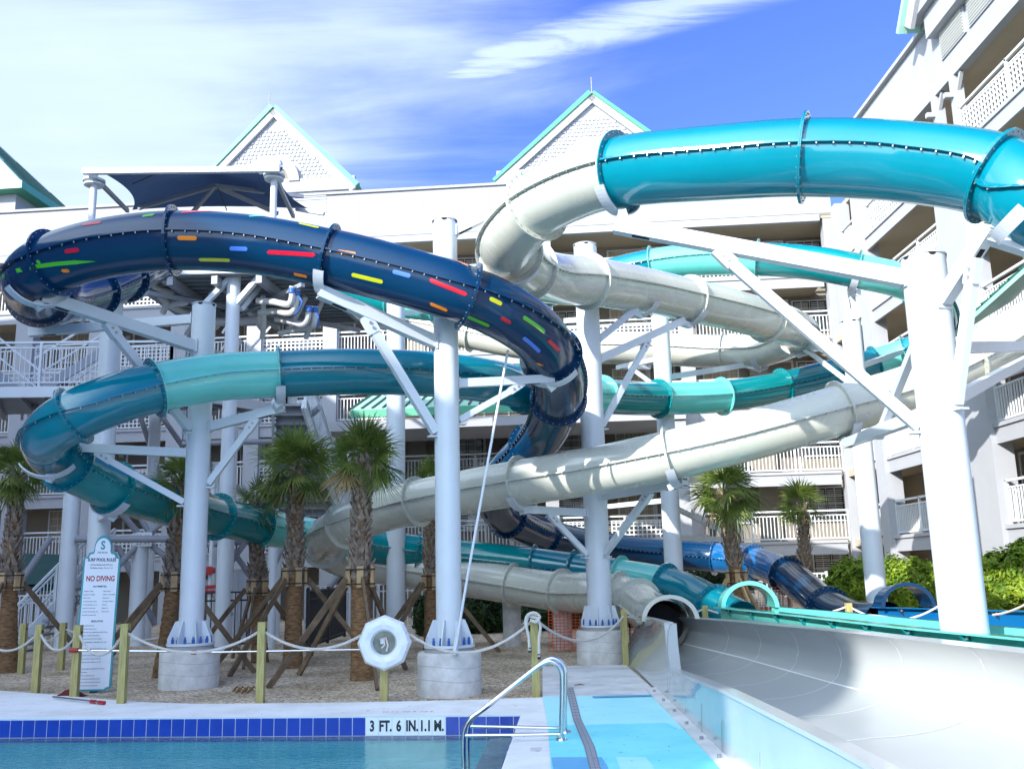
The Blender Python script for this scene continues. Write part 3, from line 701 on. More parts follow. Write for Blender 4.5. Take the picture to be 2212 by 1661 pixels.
tube_slide('cyan_and_cream_slide', 'highest tube slide, bright cyan at the top right then cream as it twists down', [
    (2450, 640, 9.6, 0, cy), (2330, 530, 9.0, 0, cy), (2235, 440, 8.8, 0, cy), (2150, 382, 9.1, 1, cy), (1950, 350, 9.5, 0, cy), (1737, 341, 9.8, 1, cy), (1537, 353, 10.25, 0, cy), (1338, 372, 10.8, 1, cr),
    (1250, 398, 11.3, 0, cr), (1160, 445, 11.9, 1, cr), (1110, 500, 12.5, 0, cr), (1100, 545, 13.2, 1, cr), (1140, 583, 14.2, 1, cr), (1200, 602, 15.2, 0, cr), (1270, 608, 15.8, 1, cr), (1380, 625, 17.0, 0, cr), (1487, 648, 18.0, 1, cr), (1590, 672, 18.9, 0, cr),
    (1655, 690, 19.6, 1, cr), (1705, 705, 20.5, 0, cr), (1725, 722, 21.6, 1, cr), (1690, 742, 22.6, 0, cr), (1640, 756, 23.2, 0, cr), (1560, 760, 23.6, 1, cr), (1400, 752, 24.2, 0, cr), (1290, 750, 24.6, 1, cr), (1130, 742, 25.2, 0, cr), (1020, 722, 25.7, 1, cr), (900, 700, 26.3, 0, cr), (800, 672, 27.0, 0, cr)])
tube_slide('white_tube_slide', 'off-white tube slide sloping from the right edge to a bend behind the palms', [
    (2500, 470, 17.0, 0, cr), (2340, 620, 16.8, 1, cr), (2212, 706, 16.6, 0, cr), (2085, 785, 16.2, 1, cr), (1960, 842, 15.9, 0, cr), (1815, 885, 15.6, 1, cr), (1640, 935, 15.6, 0, cr), (1446, 983, 15.8, 1, cr), (1290, 1015, 16.4, 0, cr), (1125, 1042, 17.2, 1, cr),
    (1010, 1062, 17.9, 0, cr), (903, 1083, 18.5, 1, cr), (820, 1107, 19.1, 0, cr), (745, 1135, 19.7, 1, cr), (706, 1158, 20.4, 0, cr), (702, 1180, 21.2, 1, cr), (735, 1203, 22.0, 0, cr), (800, 1218, 22.3, 1, cr), (950, 1240, 22.2, 0, cr), (1108, 1263, 21.6, 1, cr), (1215, 1278, 20.8, 1, cr),
    (1285, 1280, 19.9, 0, cr), (1335, 1285, 18.5, 1, cr, 1), (1378, 1303, 17.7, 1, cr, 1), (1412, 1328, 16.9, 0, cr, 1), (1438, 1348, 16.0, 0, cr, 1)], RT=.385, ds=.93)
tube_slide('teal_tube_slide', 'teal and aqua tube slide looping round at the left behind the rules sign', [
    (690, 600, 27.5, 0, tl), (780, 628, 26.6, 0, aq), (850, 650, 26.0, 1, aq), (940, 662, 25.6, 1, aq), (1060, 652, 25.2, 1, tl), (1180, 630, 24.8, 1, cy), (1290, 600, 24.2, 0, tl), (1408, 573, 23.6, 1, aq), (1520, 560, 23.2, 0, aq), (1636, 560, 22.8, 1, tl), (1750, 568, 22.4, 0, tl), (1850, 585, 22.0, 1, aq), (1940, 605, 22.0, 0, aq), (1990, 628, 22.6, 1, tl),
    (2024, 665, 23.6, 0, tl), (2030, 705, 24.6, 1, cy), (2010, 738, 25.4, 0, cy), (1960, 762, 26.0, 1, aq), (1890, 785, 26.2, 1, tb_), (1800, 808, 26.0, 0, tb_), (1690, 835, 25.4, 1, tl), (1560, 856, 24.6, 1, aq), (1422, 861, 23.6, 1, tl), (1330, 858, 22.6, 0, tl), (1300, 856, 22.2, 1, aq),
    (1210, 850, 20.8, 1, aq), (1130, 838, 18.9, 1, tb_), (1050, 822, 17.8, 0, tb_), (930, 808, 17.2, 0, tb_), (760, 803, 16.8, 0, tb_), (603, 808, 16.6, 1, aq), (470, 815, 16.2, 0, aq), (335, 838, 15.6, 1, tb_), (240, 865, 15.2, 0, tb_), (160, 898, 15.0, 1, tb_),
    (112, 932, 15.2, 0, tb_), (108, 968, 15.9, 0, tb_), (148, 1005, 16.6, 1, tl), (195, 1030, 17.0, 0, aq), (246, 1054, 17.4, 1, tl), (340, 1083, 18.6, 0, tl), (400, 1098, 19.4, 0, tl), (470, 1116, 20.4, 1, tl), (560, 1135, 21.6, 1, aq), (660, 1155, 22.8, 0, aq), (780, 1175, 23.6, 1, tl), (900, 1192, 24.0, 1, tl), (1020, 1206, 24.0, 0, aq), (1152, 1220, 23.8, 1, tb_),
    (1240, 1232, 23.4, 1, tb_), (1340, 1246, 19.6, 1, aq, 1), (1438, 1264, 18.9, 1, tb_, 1), (1495, 1284, 18.3, 0, tb_, 1), (1545, 1312, 17.6, 1, tb_, 1), (1600, 1342, 16.9, 0, tb_, 1)], RT=.36, ds=.86)
side_flume('run_out_flume', 'teal open run-out flume with ribbed near lip behind the white flume', .62, None, .90, .88, m_aqua, m_teal, .86, 16.3, 1, hoodm=m_aqua, rib_gap=.95)
side_flume('run_out_flume', 'dark navy and blue open run-out flume in front of the bright bushes', 0, [(7, 11.0), (12.5, 8.7), (14.3, 7.85), (17.2, 6.35)], .80, .74, m_blue, m_navy, .86, 17.2, 7, hoodm=m_navy, rib_gap=1.6)
# ------------------------------------------------------------------ support columns with arms
def saddle(p, T, r, root, m=None):
    """curved cradle plate under the tube at point p, axis T"""
    a = T.cross(Vector((0, 0, 1))).normalized(); b = a.cross(T); rows = []
    for (rr, o) in ((r+.082, -.07), (r+.082, .07), (r+.10, .07), (r+.10, -.07), (r+.082, -.07)):
        rows.append([p+T*o+a*(rr*math.cos(math.radians(k)))+b*(rr*math.sin(math.radians(k))) for k in range(215, 326, 6)])
    MB().grid(rows).build('tube_cradle', m or m_steel2, root)
def near_tube(pt):
    best = None
    for k, (pts, fr, T, S, idx, root) in SL.items():
        for i in idx:
            d = (pts[i]-pt).length
            if best is None or d < best[0]: best = (d, pts[i], T[i], RR[k])
    return best
def hollow_arm(root, p, q, w, h, name='arm'):
    p, q = Vector(p), Vector(q); t = (q-p).normalized(); s = t.cross(Vector((0, 0, 1))).normalized(); u = s.cross(t)
    mb = MB(); mb.beam(p, q, w, h)
    # end plate slots (dark) on the free end and a slot on the underside
    arm = mb.build(name, m_steel, root)
    dk = MB(); c = p-t*.003
    for k in (-1, 1): dk.box(c+u*(h*.33*k), (.006, w*.72, h*.10), Matrix((t, s, u)).transposed())
    dk.box(p+t*.32-u*(h/2), (.20, w*.5, .006), Matrix((t, s, u)).transposed())
    dk.build('slot', m_dark, arm)
def column(px, py, d, pytop, dia, label, ped=False, arms=(), rods=(), group='white steel columns carrying the slides', ped_r=.40, py_bot=None):
    base = at(px, py, d); X, Y = base.x, base.y
    lo, hi = 0, 30
    for _ in range(50):
        m = (lo+hi)/2
        if proj(Vector((X, Y, m)))[1] > pytop: lo = m
        else: hi = m
    zt = lo; r = dia/2
    root = thing('support_column', label, 'column', (X, Y, 0), group=group)
    z0 = .62 if ped else 0
    mb = MB(); mb.cyl((X, Y, z0+.02), (X, Y, zt), r, n=40, caps=False); mb.cyl((X, Y, zt-.03), (X, Y, zt-.028), r-.002, n=40)
    mb.build('pole', m_steel, root, True)
    mb = MB(); rows = [[(X+rr*math.cos(a*math.pi/20), Y+rr*math.sin(a*math.pi/20), z) for a in range(41)] for rr, z in ((r+.0, zt-.012), (r+.012, zt-.012), (r+.012, zt), (r-.02, zt), (r-.02, zt-.03))]
    mb.grid(rows); cap = mb.build('cap_ring', m_steel2, root, True)
    mb = MB()
    for an in (-90, -20, 200):
        q = math.radians(an); c = Vector((X+(r+.0)*math.cos(q), Y+(r)*math.sin(q), zt-.045)); nrm = Vector((math.cos(q), math.sin(q), 0)); tt = Vector((-nrm.y, nrm.x, 0))
        vs = [c+nrm*.004+tt*(.042*math.cos(math.pi*k/8))-Vector((0, 0, .042*math.sin(math.pi*k/8)-.04)) for k in range(9)]
        mb.poly(vs)
    mb.build('lifting_hole', m_dark, cap)
    if ped:
        rr = ped_r; mb = MB(); prof = [(rr*1.0, -.1), (rr*1.0, .5), (rr*.985, .53), (rr*.96, .545), (.0, .548)]
        mb.grid([[(X+a*math.cos(k*math.pi/24), Y+a*math.sin(k*math.pi/24), z) for k in range(49)] for a, z in prof])
        pd = mb.build('pedestal', m_conc, root, True)
        mb = MB()
        for zz in (.20, .37):
            mb.grid([[(X+(rr+.0015)*math.cos(k*math.pi/24), Y+(rr+.0015)*math.sin(k*math.pi/24), zz+dz+.02*math.sin(k*.26)) for k in range(49)] for dz in (-.0025, .0025)])
        mb.build('form_line', m_grout, pd)
        mb = MB(); mb.cyl((X, Y, .545), (X, Y, .60), rr*.80, rr*.76, n=40); mb.build('grout_pad', m_grout, root, True)
        mb = MB(); mb.cyl((X, Y, .60), (X, Y, .635), rr*.80, n=40)
        mb.build('base_plate', m_steel, root, True)
        for k in range(8):
            q = math.radians(22.5+45*k+8); n_ = Vector((math.cos(q), math.sin(q), 0)); tt = Vector((-n_.y, n_.x, 0)); c = Vector((X, Y, 0))
            MB().slab([c+n_*(r-.005)+Vector((0, 0, .635)), c+n_*(rr*.78)+Vector((0, 0, .635)), c+n_*(rr*.78)+Vector((0, 0, .70)), c+n_*(r+.05)+Vector((0, 0, .95)), c+n_*(r-.005)+Vector((0, 0, .95))], tt*.012).build('gusset', m_steel, root)
        for k in range(16):
            q = math.radians(22.5*k+3); c = Vector((X+rr*.67*math.cos(q), Y+rr*.67*math.sin(q), .635))
            MB().cyl(c, c+Vector((0, 0, .062)), .021, n=6).cyl(c+Vector((0, 0, .05)), c+Vector((0, 0, .095)), .013, n=8).build('anchor_bolt', m_boltb, root)
    for a in arms:
        (ax, ay), (ex, ey, ed) = a[0], a[1]; sz = a[2] if len(a) > 2 else .15
        A = at(ax, ay, Y); dv = (Vector((X, Y, A.z))-at(ex, ey, ed)); dv.z = 0; dv.normalize()
        A = Vector((X, Y, A.z))-dv*(r-.01); E_ = at(ex, ey, ed)
        hollow_arm(root, E_, A, sz*.85, sz)
        pl = MB(); pl.box(A-dv*.01, (.02, sz*1.25, sz*1.25), Matrix.Rotation(math.atan2(dv.y, dv.x), 3, 'Z')); pl.build('weld_plate', m_steel, root)
        bt = near_tube(E_)
        if bt[0] < 1.15:
            saddle(bt[1], bt[2], bt[3], root)
            bot = bt[1]+Vector((0, 0, -bt[3]-.10)); e = E_+(A-E_).normalized()*.12
            if (bot-e).length < 1.0: MB().beam(bot, e, .10, .12, (0, 1, 0)).build('cradle_stub', m_steel, root)
        if len(a) > 3 and a[3]:
            (bx, by), (cx_, cy_) = a[3]   # on arm (px) -> on column
            # point on arm nearest that px
            best = min((abs(proj(E_.lerp(A, t/60))[0]-bx)+abs(proj(E_.lerp(A, t/60))[1]-by), t/60) for t in range(61))[1]
            Bp = E_.lerp(A, best)-Vector((0, 0, sz*.5)); Cp = Vector((X, Y, at(cx_, cy_, Y).z))-dv*(r)
            t_ = (Cp-Bp).normalized()
            MB().beam(Bp+t_*.10, Cp, sz*.6, sz*.7).build('brace', m_steel, root)
            s_ = t_.cross(Vector((0, 0, 1))).normalized()
            g_ = MB(); g_.beam(Bp+Vector((0, 0, .02)), Bp+t_*.24, sz*.7, sz*.9); gp = g_.build('gusset', m_steel, root)
            bb = MB()
            for q in (.09, .17): bb.cyl(Bp+t_*q-s_*(sz*.42), Bp+t_*q+s_*(sz*.42), .022, n=6)
            bb.build('bolt', m_bolt, gp)
            MB().box(Cp-dv*.03-Vector((0, 0, .06)), (.14, .12, .02), Matrix.Rotation(math.atan2(dv.y, dv.x), 3, 'Z')).build('bearing_plate', m_steel, root)
    return root
column(413, 1350, 14.55, 658, .36, 'white column on a round concrete pedestal left of the rope fence buoy, two long arms near its top', True, [
    ((422, 752), (88, 640, 12.4), .17, ((232, 700), (411, 930))), ((406, 690), (64, 718, 14.6), .14), ((398, 979), (141, 966, 14.0), .13, ((210, 978), (391, 1085))), ((437, 922), (614, 880, 14.5), .14, ((555, 900), (433, 1045)))], ped_r=.43)
column(970, 1350, 12.95, 478, .345, 'white column on the largest nearest round concrete pedestal in the middle of the scene', True, [
    ((962, 742), (690, 630, 12.1), .17, ((790, 690), (958, 935))), ((1003, 826), (1195, 818, 13.6), .12, ((1128, 822), (1006, 905))), ((980, 500), (1045, 470, 12.9), .12)], ped_r=.42)
column(1296, 1330, 16.7, 530, .42, 'white column on a round concrete pedestal at the far end of the painted walk', True, [
    ((1284, 774), (1477, 692, 17.8), .14, ((1402, 738), (1292, 918))), ((1299, 731), (1376, 666, 16.8), .12), ((1296, 1072), (1480, 1042, 14.9), .15, ((1405, 1060), (1304, 1195))), ((1272, 1108), (1134, 1100, 16.1), .13, ((1186, 1105), (1276, 1197))), ((1252, 684), (1222, 693, 18.5), .10)], ped_r=.42)
column(1453, 1180, 21.0, 680, .40, 'white column between the teal tube and the right palms, seen above the cream bend', False, [
    ((1461, 812), (1614, 788, 23.4), .13), ((1412, 771), (1334, 794, 23.8), .11, ((1360, 786), (1420, 838))), ((1424, 1080), (1314, 1094, 24.0), .11), ((1480, 1160), (1592, 1166, 24.8), .12), ((1472, 1094), (1592, 1162, 24.9), .10)])
column(2077, 1300, 9.75, 556, .45, 'thickest nearest white column at the right, standing behind the white flume', False, [
    ((1970, 600), (1328, 487, 10.3), .17, ((1545, 545), (1999, 921))), ((2002, 660), (2140, 489, 8.9), .15, ((2100, 545), (2036, 880))), ((1990, 880), (1828, 958, 14.3), .14, ((1895, 925), (1962, 690))), ((2059, 868), (2235, 768, 15.4), .13), ((2040, 746), (2300, 745, 14.5), .13)])
column(855, 1250, 20.3, 642, .40, 'white column behind the tall middle palm, left of the central column', False, [
    ((875, 672), (960, 668, 23.5), .12), ((840, 1035), (800, 1090, 21.0), .11)])
column(1894, 1290, 19.2, 694, .40, 'white column rising from the bright bushes left of the thickest right column', False, [
    ((1822, 762), (1702, 738, 22.0), .12, ((1734, 745), (1824, 826))), ((1850, 745), (1838, 625, 19.3), .13), ((1855, 790), (1990, 745, 23.5), .11)])
column(205, 1300, 18.0, 645, .40, 'white column behind the left bend of the teal tube, in front of the stair tower', False, [
    ((240, 640), (270, 618, 17.2), .12), ((205, 1120), (246, 1098, 15.4), .12)])
# leaning guy rod
t = thing('guy_rod', 'thin white rod leaning from the striped slide down to the middle pedestal', 'rod', tuple(at(982, 1415, 12.5)))
MB().pipe([at(982, 1415, 12.5), at(1003, 1285, 12.6), at(1048, 1030, 12.8), at(1097, 757, 12.95)], .018, 10).build('rod', m_steel, t, True)
MB().beam(at(982, 1415, 12.5), at(993, 1350, 12.62), .05, .05).build('turnbuckle', m_steel2, t)
# ------------------------------------------------------------------ hotel (local frame: x along the back facade, y away from camera, z up)
C0 = at(1920, 1240, 31.0); C0.z = 0; PH = math.radians(-4.6)
hu = Vector((math.cos(PH), math.sin(PH), 0)); hv = Vector((-math.sin(PH), math.cos(PH), 0))
def HP(px, py, ly):
    r = ray(px, py); k = ((C0+hv*ly)-EYE).dot(hv)/r.dot(hv); p = EYE+r*k-C0; return (p.dot(hu), p.z)
def WP(px, py, lx):
    r = ray(px, py); k = ((C0+hu*lx)-EYE).dot(hu)/r.dot(hu); p = EYE+r*k-C0; return (p.dot(hv), p.z)
FY = 2.4                                       # front plane of the back facade
FZ = [HP(1600, y, FY)[1] for y in (1178, 1023)]
hot = thing('hotel_building', 'white and beige hotel with open gallery floors and two green trimmed gables behind the slides', 'building', tuple(C0), PH)
zf = [2.35+2.4*i for i in range(5)]           # gallery floors
def hb(mb, nm, m, par=None, smooth=False): return mb.build(nm, m, par or hot, smooth, local=True)
XL = -44.0; XR = -.6; DEP = 1.9
SOF = HP(1300, 500, FY)[1]; TOP = HP(1070, 408, FY)[1]
# slabs
for i, z in enumerate(zf):
    hb(MB().bx(XL, XR, FY, FY+DEP+.1, z-.22, z), 'gallery_slab', m_soffit)
    hb(MB().bx(XL, XR, FY-.09, FY-.003, z-.46, z-.08), 'slab_edge_beam', m_stucco)
    hb(MB().bx(XL, XR, FY-.14, FY-.003, z-.076, z+.02), 'slab_edge_trim', m_stucco)
wall = hb(MB().bx(XL, XR+2.0, FY+DEP+.05, FY+DEP+.35, 0, SOF+.5), 'gallery_wall', m_beige)
hb(MB().bx(XL, XR+2.0, FY-.2, FY+DEP+.04, SOF, SOF+.12), 'roof_soffit', m_soffit)
# parapet with recessed panels
pr = MB(); pr.bx(XL, XR, FY-.28, FY-.02, SOF-.12, TOP-.0); hb(pr, 'parapet', m_stucco)
pr = MB(); pr.bx(XL, XR, FY-.36, FY+.3, TOP+.003, TOP+.10); hb(pr, 'parapet_coping', m_stucco)
pr = MB()
x0 = HP(780, 450, FY)[0]; x1 = HP(1060, 450, FY)[0]; pw = (x1-x0)/2
z0p, z1p = SOF+.16, TOP-.30
xx = x0-pw*8
while xx < XR-1:
    pr.bx(xx+.02, xx+pw-.02, FY-.30, FY-.283, z0p, z1p); xx += pw
hb(pr, 'parapet_panel', m_stucco)
gp = MB(); xx = x0-pw*8
while xx < XR-1:
    gp.bx(xx-.018, xx+.018, FY-.296, FY-.284, z0p, z1p); xx += pw
gp.bx(x0-pw*8, XR-.3, FY-.30, FY-.284, z1p+.0, z1p+.035)
hb(gp, 'panel_gap_strip', m_grout)  # grey strips along the gaps between the parapet panels
hb(MB().bx(XL, 18, FY+DEP+.36, FY+14, 0, TOP-.6), 'building_core', m_beige)
for px in (1610, 2848/1.736-0): pass
vt = MB()
for px, py in ((1613, 428), (2840, 740)):
    x, z = HP(px, py, FY); vt.bx(x-.12, x+.12, FY-.42, FY-.3, z-.08, z+.08)
hb(vt, 'roof_vent', m_steel2)
# pillars
def pillar(x0, x1, y0, y1, z0, z1, m=None, par=None):
    p = MB(); p.bx(x0, x1, y0, y1, z0, z1); hb(p, 'pillar', m or m_stucco, par)
for pa, pb in ((18, 57), (180, 214), (360, 395), (528, 560), (696, 727), (1128, 1153), (1177, 1205), (1484, 1514), (1822, 1866)):
    xa = HP(pa, 1000, FY)[0]; xb = HP(pb, 1000, FY)[0]; pillar(xa, xb, FY-.18, FY+.30, 0, SOF-.003)
# railings
def rail_bay(p, q, z, kind='picket', par=None):
    p, q = Vector((p[0], p[1], z)), Vector((q[0], q[1], z)); d = (q-p); Ln = d.length; t = d/Ln
    mb = MB(); H = 1.05
    def ab(u, h): return p+t*u+Vector((0, 0, h))
    mb.beam(ab(0, H), ab(Ln, H), .07, .06); mb.beam(ab(0, H-.16), ab(Ln, H-.16), .04, .04); mb.beam(ab(0, .10), ab(Ln, .10), .04, .05)
    npost = max(1, round(Ln/1.9))
    for k in range(npost+1): mb.beam(ab(Ln*k/npost, 0), ab(Ln*k/npost, H+.04), .07, .07, (0, 1, 0))
    if kind == 'picket':
        n = int(Ln/.125)
        for k in range(1, n): mb.beam(ab(Ln*k/n, .1), ab(Ln*k/n, H-.16), .032, .032, (0, 1, 0))
    else:
        n = int(Ln/.15)
        for k in range(1, n): mb.beam(ab(Ln*k/n, .1), ab(Ln*k/n, H-.16), .045, .03, (t.y, -t.x, 0))
        for h in [.25, .40, .55, .70, .82]: mb.beam(ab(0, h), ab(Ln, h), .028, .045)
    return hb(mb, 'railing', m_rail, par)
bays = [(-60, 18, 'picket'), (57, 180, 'picket'), (214, 360, 'lattice'), (395, 528, 'picket'), (560, 696, 'lattice'), (727, 1128, 'picket'), (1205, 1484, 'lattice'), (1514, 1822, 'picket')]
for i, z in enumerate(zf):
    for pa, pb, kd in bays:
        xa = HP(pa, 1000, FY)[0]; xb = HP(pb, 1000, FY)[0]
        if xa < XL: xa = XL
        k = kd
        if i == 4 and pa > 1000: k = 'lattice'
        if i == 1 and pa == 1205: k = 'picket'
        rail_bay((xa, FY+.02), (xb, FY+.02), z, k)
# windows and doors on the gallery wall
def window(x, z, w, h, yb, kind, axis=0, par=None):
    """yb: wall face; axis 0 faces -y, 1 faces -x"""
    def B(mb, a0, a1, d0, d1, z0, z1):
        if axis == 0: mb.bx(a0, a1, yb-d1, yb-d0, z0, z1)
        else: mb.bx(yb-d1, yb-d0, a0, a1, z0, z1)
    f = MB(); B(f, x-w/2-.06, x-w/2, 0.002, .05, z-.05, z+h+.05); B(f, x+w/2, x+w/2+.06, 0.002, .05, z-.05, z+h+.05); B(f, x-w/2, x+w/2, .002, .05, z+h, z+h+.05); B(f, x-w/2-.06, x+w/2+.06, .052, .09, z-.1, z-.051); B(f, x-w/2, x+w/2, .002, .05, z-.05, z)
    n = 4 if w > 1 else 3
    for k in range(1, n): B(f, x-w/2+w*k/n-.012, x-w/2+w*k/n+.012, .012, .03, z, z+h)
    for k in range(1, 4): B(f, x-w/2, x+w/2, .012, .028, z+h*k/4-.012, z+h*k/4+.012)
    fo = hb(f, 'window', m_shut, par)
    g_ = MB(); B(g_, x-w/2, x+w/2, .001, .008, z, z+h); hb(g_, 'pane', m_curt if kind == 'curtain' else m_glass, fo)
    if kind == 'shutter':
        s_ = MB(); ww = w/2
        for side in (0, 1):
            a0 = x-w/2+ww*side+.05; a1 = a0+ww-.1
            k = z+.05
            while k < z+h-.05: B(s_, a0, a1, .0085, .0115, k, k+.035); k += .075
        hb(s_, 'shutter', m_shut, fo)
def door(x, z, yb, axis=0, par=None):
    def B(mb, a0, a1, d0, d1, z0, z1):
        if axis == 0: mb.bx(a0, a1, yb-d1, yb-d0, z0, z1)
        else: mb.bx(yb-d1, yb-d0, a0, a1, z0, z1)
    f = MB(); B(f, x-.52, x-.44, .002, .05, z, z+2.0); B(f, x+.44, x+.52, .002, .05, z, z+2.0); B(f, x-.52, x+.52, .002, .05, z+2.001, z+2.08)
    fo = hb(f, 'door_frame', m_shut, par); d = MB(); B(d, x-.44, x+.44, .002, .02, z, z+2.0); hb(d, 'door', m_door, fo)
    s = MB(); B(s, x+.62, x+.74, .002, .02, z+1.25, z+1.42); hb(s, 'room_plate', m_txt, fo)
    l = MB(); B(l, x-.80, x-.64, .002, .09, z+1.62, z+1.80); hb(l, 'wall_lamp', m_rail, fo)
YB = FY+DEP+.05
allz = [0]+zf
for i, z in enumerate(allz):
    for px, kd in ((150, 'w'), (300, 'd'), (420, 'w'), (545, 'd'), (640, 's'), (790, 'd'), (1010, 's'), (1075, 'd'), (1235, 's'), (1370, 'c'), (1440, 'd'), (1570, 'c'), (1700, 'd'), (1778, 's')):
        x = HP(px, 1000, YB)[0]
        if px < 700 and i == 0: continue
        if kd == 'd': door(x, z, YB)
        else: window(x, z+.85, 1.25, 1.12, YB, {'w': 'curtain', 's': 'shutter', 'c': 'curtain'}[kd])
# shallow projecting piers that break up the gallery wall
for px in (500, 905, 1160, 1500, 1650): x = HP(px, 1000, YB)[0]; hb(MB().bx(x-.35, x+.35, YB-.42, YB-.002, 0, SOF-.004), 'wall_pier', m_beige)
# gables
def gable(xa, xb, xap, zb_l, zb_r, zap, y, name_arch=True):
    zb = (zb_l+zb_r)/2
    T_ = [Vector((xa, y, zb)), Vector((xb, y, zb)), Vector((xap, y, zap))]
    gbl = hb(MB().slab(T_, (0, .3, 0)), 'gable', m_gab)
    c = (T_[0]+T_[1]+T_[2])/3
    # rake trim + green edge
    for A, B in ((T_[0], T_[2]), (T_[2], T_[1])):
        d = (B-A).normalized(); nrm = Vector((-d.z, 0, d.x)) if A is T_[0] else Vector((-d.z, 0, d.x))
        if nrm.z < 0: nrm = -nrm
        t0, t1 = A-d*(.5 if A is T_[0] else 0), B+d*(.5 if B is T_[1] else 0)
        hb(MB().slab([t0-nrm*.27, t1-nrm*.27, t1, t0], (0, -.16, 0)), 'rake_board', m_gab, gbl)
        hb(MB().slab([t0+nrm*.005, t1+nrm*.005, t1+nrm*.19, t0+nrm*.13], (0, -.22, 0)), 'green_rake_trim', m_greend, gbl)
        hb(MB().slab([t0+nrm*.03+Vector((0, .01, 0)), t1+nrm*.03+Vector((0, .01, 0)), t1+nrm*.15+Vector((0, .01, 0)), t0+nrm*.15+Vector((0, .01, 0))], (0, 5.5, 0)), 'gable_roof', m_greend, gbl)
    hb(MB().bx(xa-.3, xb+.3, y-.17, y-.001, zb-.45, zb+.1), 'gable_sill', m_stucco, gbl)
    # shingle relief
    sh = MB(); rowh = .155; z = zb+.16; j = 0; ww = .175
    ar = .165*(xb-xa)
    while z < zap-.9:
        k = (zap-z)/(zap-zb); a = xap-(xap-xa)*k+.42; b = xap+(xb-xap)*k-.42
        x = a+(ww/2 if j % 2 else 0)
        while x+ww < b:
            mx = x+ww/2
            if (mx-xap)**2+(z-zb)**2 > (ar+.19)**2 or z < zb-1:
                dx = .0
                sh.add([(x+.03, y-.03, z), (x+ww-.02, y-.05, z), (x+ww-.02, y-.012, z+rowh-.02), (x+.03, y-.012, z+rowh-.02), (x+.03, y, z), (x+ww-.02, y, z)], [(0, 1, 2, 3), (0, 4, 5, 1), (1, 5, 2)])
            x += ww
        z += rowh; j += 1
    hb(sh, 'shingle_relief', m_gab, gbl)
    # arch
    rows = [[Vector((xap+r*math.cos(math.pi*i/24), yy, zb+r*math.sin(math.pi*i/24))) for i in range(25)] for r, yy in ((ar-.30, y-.001), (ar-.30, y-.22), (ar+.12, y-.22), (ar+.12, y-.001))]
    hb(MB().grid(rows), 'arch_trim', m_stucco, gbl, True)
    hb(MB().poly([Vector((xap+(ar-.3)*math.cos(math.pi*i/24), y-.03, zb+(ar-.3)*math.sin(math.pi*i/24))) for i in range(25)]), 'arch_recess', m_beige, gbl)
    hb(MB().bx(xa+.5, xb-.5, y-.0, y+5, TOP-1.2, zb-.002), 'gable_base', m_stucco, gbl)
    rows = [[Vector((xap+rr*math.cos(math.pi*i/24), y+.4, zb+rr*math.sin(math.pi*i/24))) for i in range(25)] for rr in (0, .1)]
    return gbl
GY = FY-.02
l1 = HP(430, 385, GY); r1_ = HP(752, 388, GY); a1 = HP(573, 228, GY); mid = (l1[0]+r1_[0])/2
zb1 = HP(590, 398, GY)[1]
gable(l1[0], r1_[0], mid, zb1, zb1, a1[1]-.2, GY)
l2 = HP(1090, 378, GY); a2 = HP(1278, 197, GY); x2r = 2*a2[0]-l2[0]
gable(l2[0], x2r, a2[0], l2[1], l2[1], a2[1]-.2, GY)
mast = MB(); x, z = HP(1278, 190, GY); mast.cyl((x, GY+.2, z-.3), (x, GY+.2, z+.55), .02, n=6); x, z = HP(573, 222, GY); mast.cyl((x+.1, GY+.2, z-.3), (x+.1, GY+.2, z+.5), .02, n=6); hb(mast, 'lightning_rod', m_grout)
# louvre panel right of first gable
x, z = HP(674, 460, FY); lv = MB()
for k in range(11): lv.box((x, FY-.31, z-.55+k*.11), (1.3, .02, .06), Matrix.Rotation(.6, 3, 'X'))
hb(lv, 'louvre', m_shut)
# left small tower roof
lt = thing('hotel_tower', 'white corner tower with a green hipped metal roof at the left edge above the parapet', 'building', tuple(C0), PH)
xa, z = HP(45, 402, FY+.5); xb = xa-16; zt = 0; zt2 = z+8.0; ym = FY+3
cs = [(xa, FY+.5), (xb, FY+.5), (xb, FY+5.5), (xa, FY+5.5)]
mb = MB(); ap = (xb+8, ym, zt2)
for i in range(4): a, b = cs[i], cs[(i+1) % 4]; mb.add([(a[0], a[1], z+.2), (b[0], b[1], z+.2), ap], [(0, 1, 2)])
hb(mb, 'roof', m_green, lt)
mb = MB()
for i in range(4):
    a, b = cs[i], cs[(i+1) % 4]
    for k in range(1, 12):
        t = k/12; q = Vector((a[0]+(b[0]-a[0])*t, a[1]+(b[1]-a[1])*t, z+.22)); s = 1-abs(t-.5)*2; mb.beam(q, q.lerp(Vector(ap), s), .05, .06)
hb(mb, 'roof_rib', m_seam, lt)
mb = MB(); mb.bx(xb-.1, xa+.1, FY+.4, FY+5.6, z-.12, z+.197); hb(mb, 'green_fascia', m_greend, lt)
hb(MB().bx(xb, xa-.5, FY+1, FY+5, TOP-2, z-.121), 'tower_wall', m_stucco, lt)
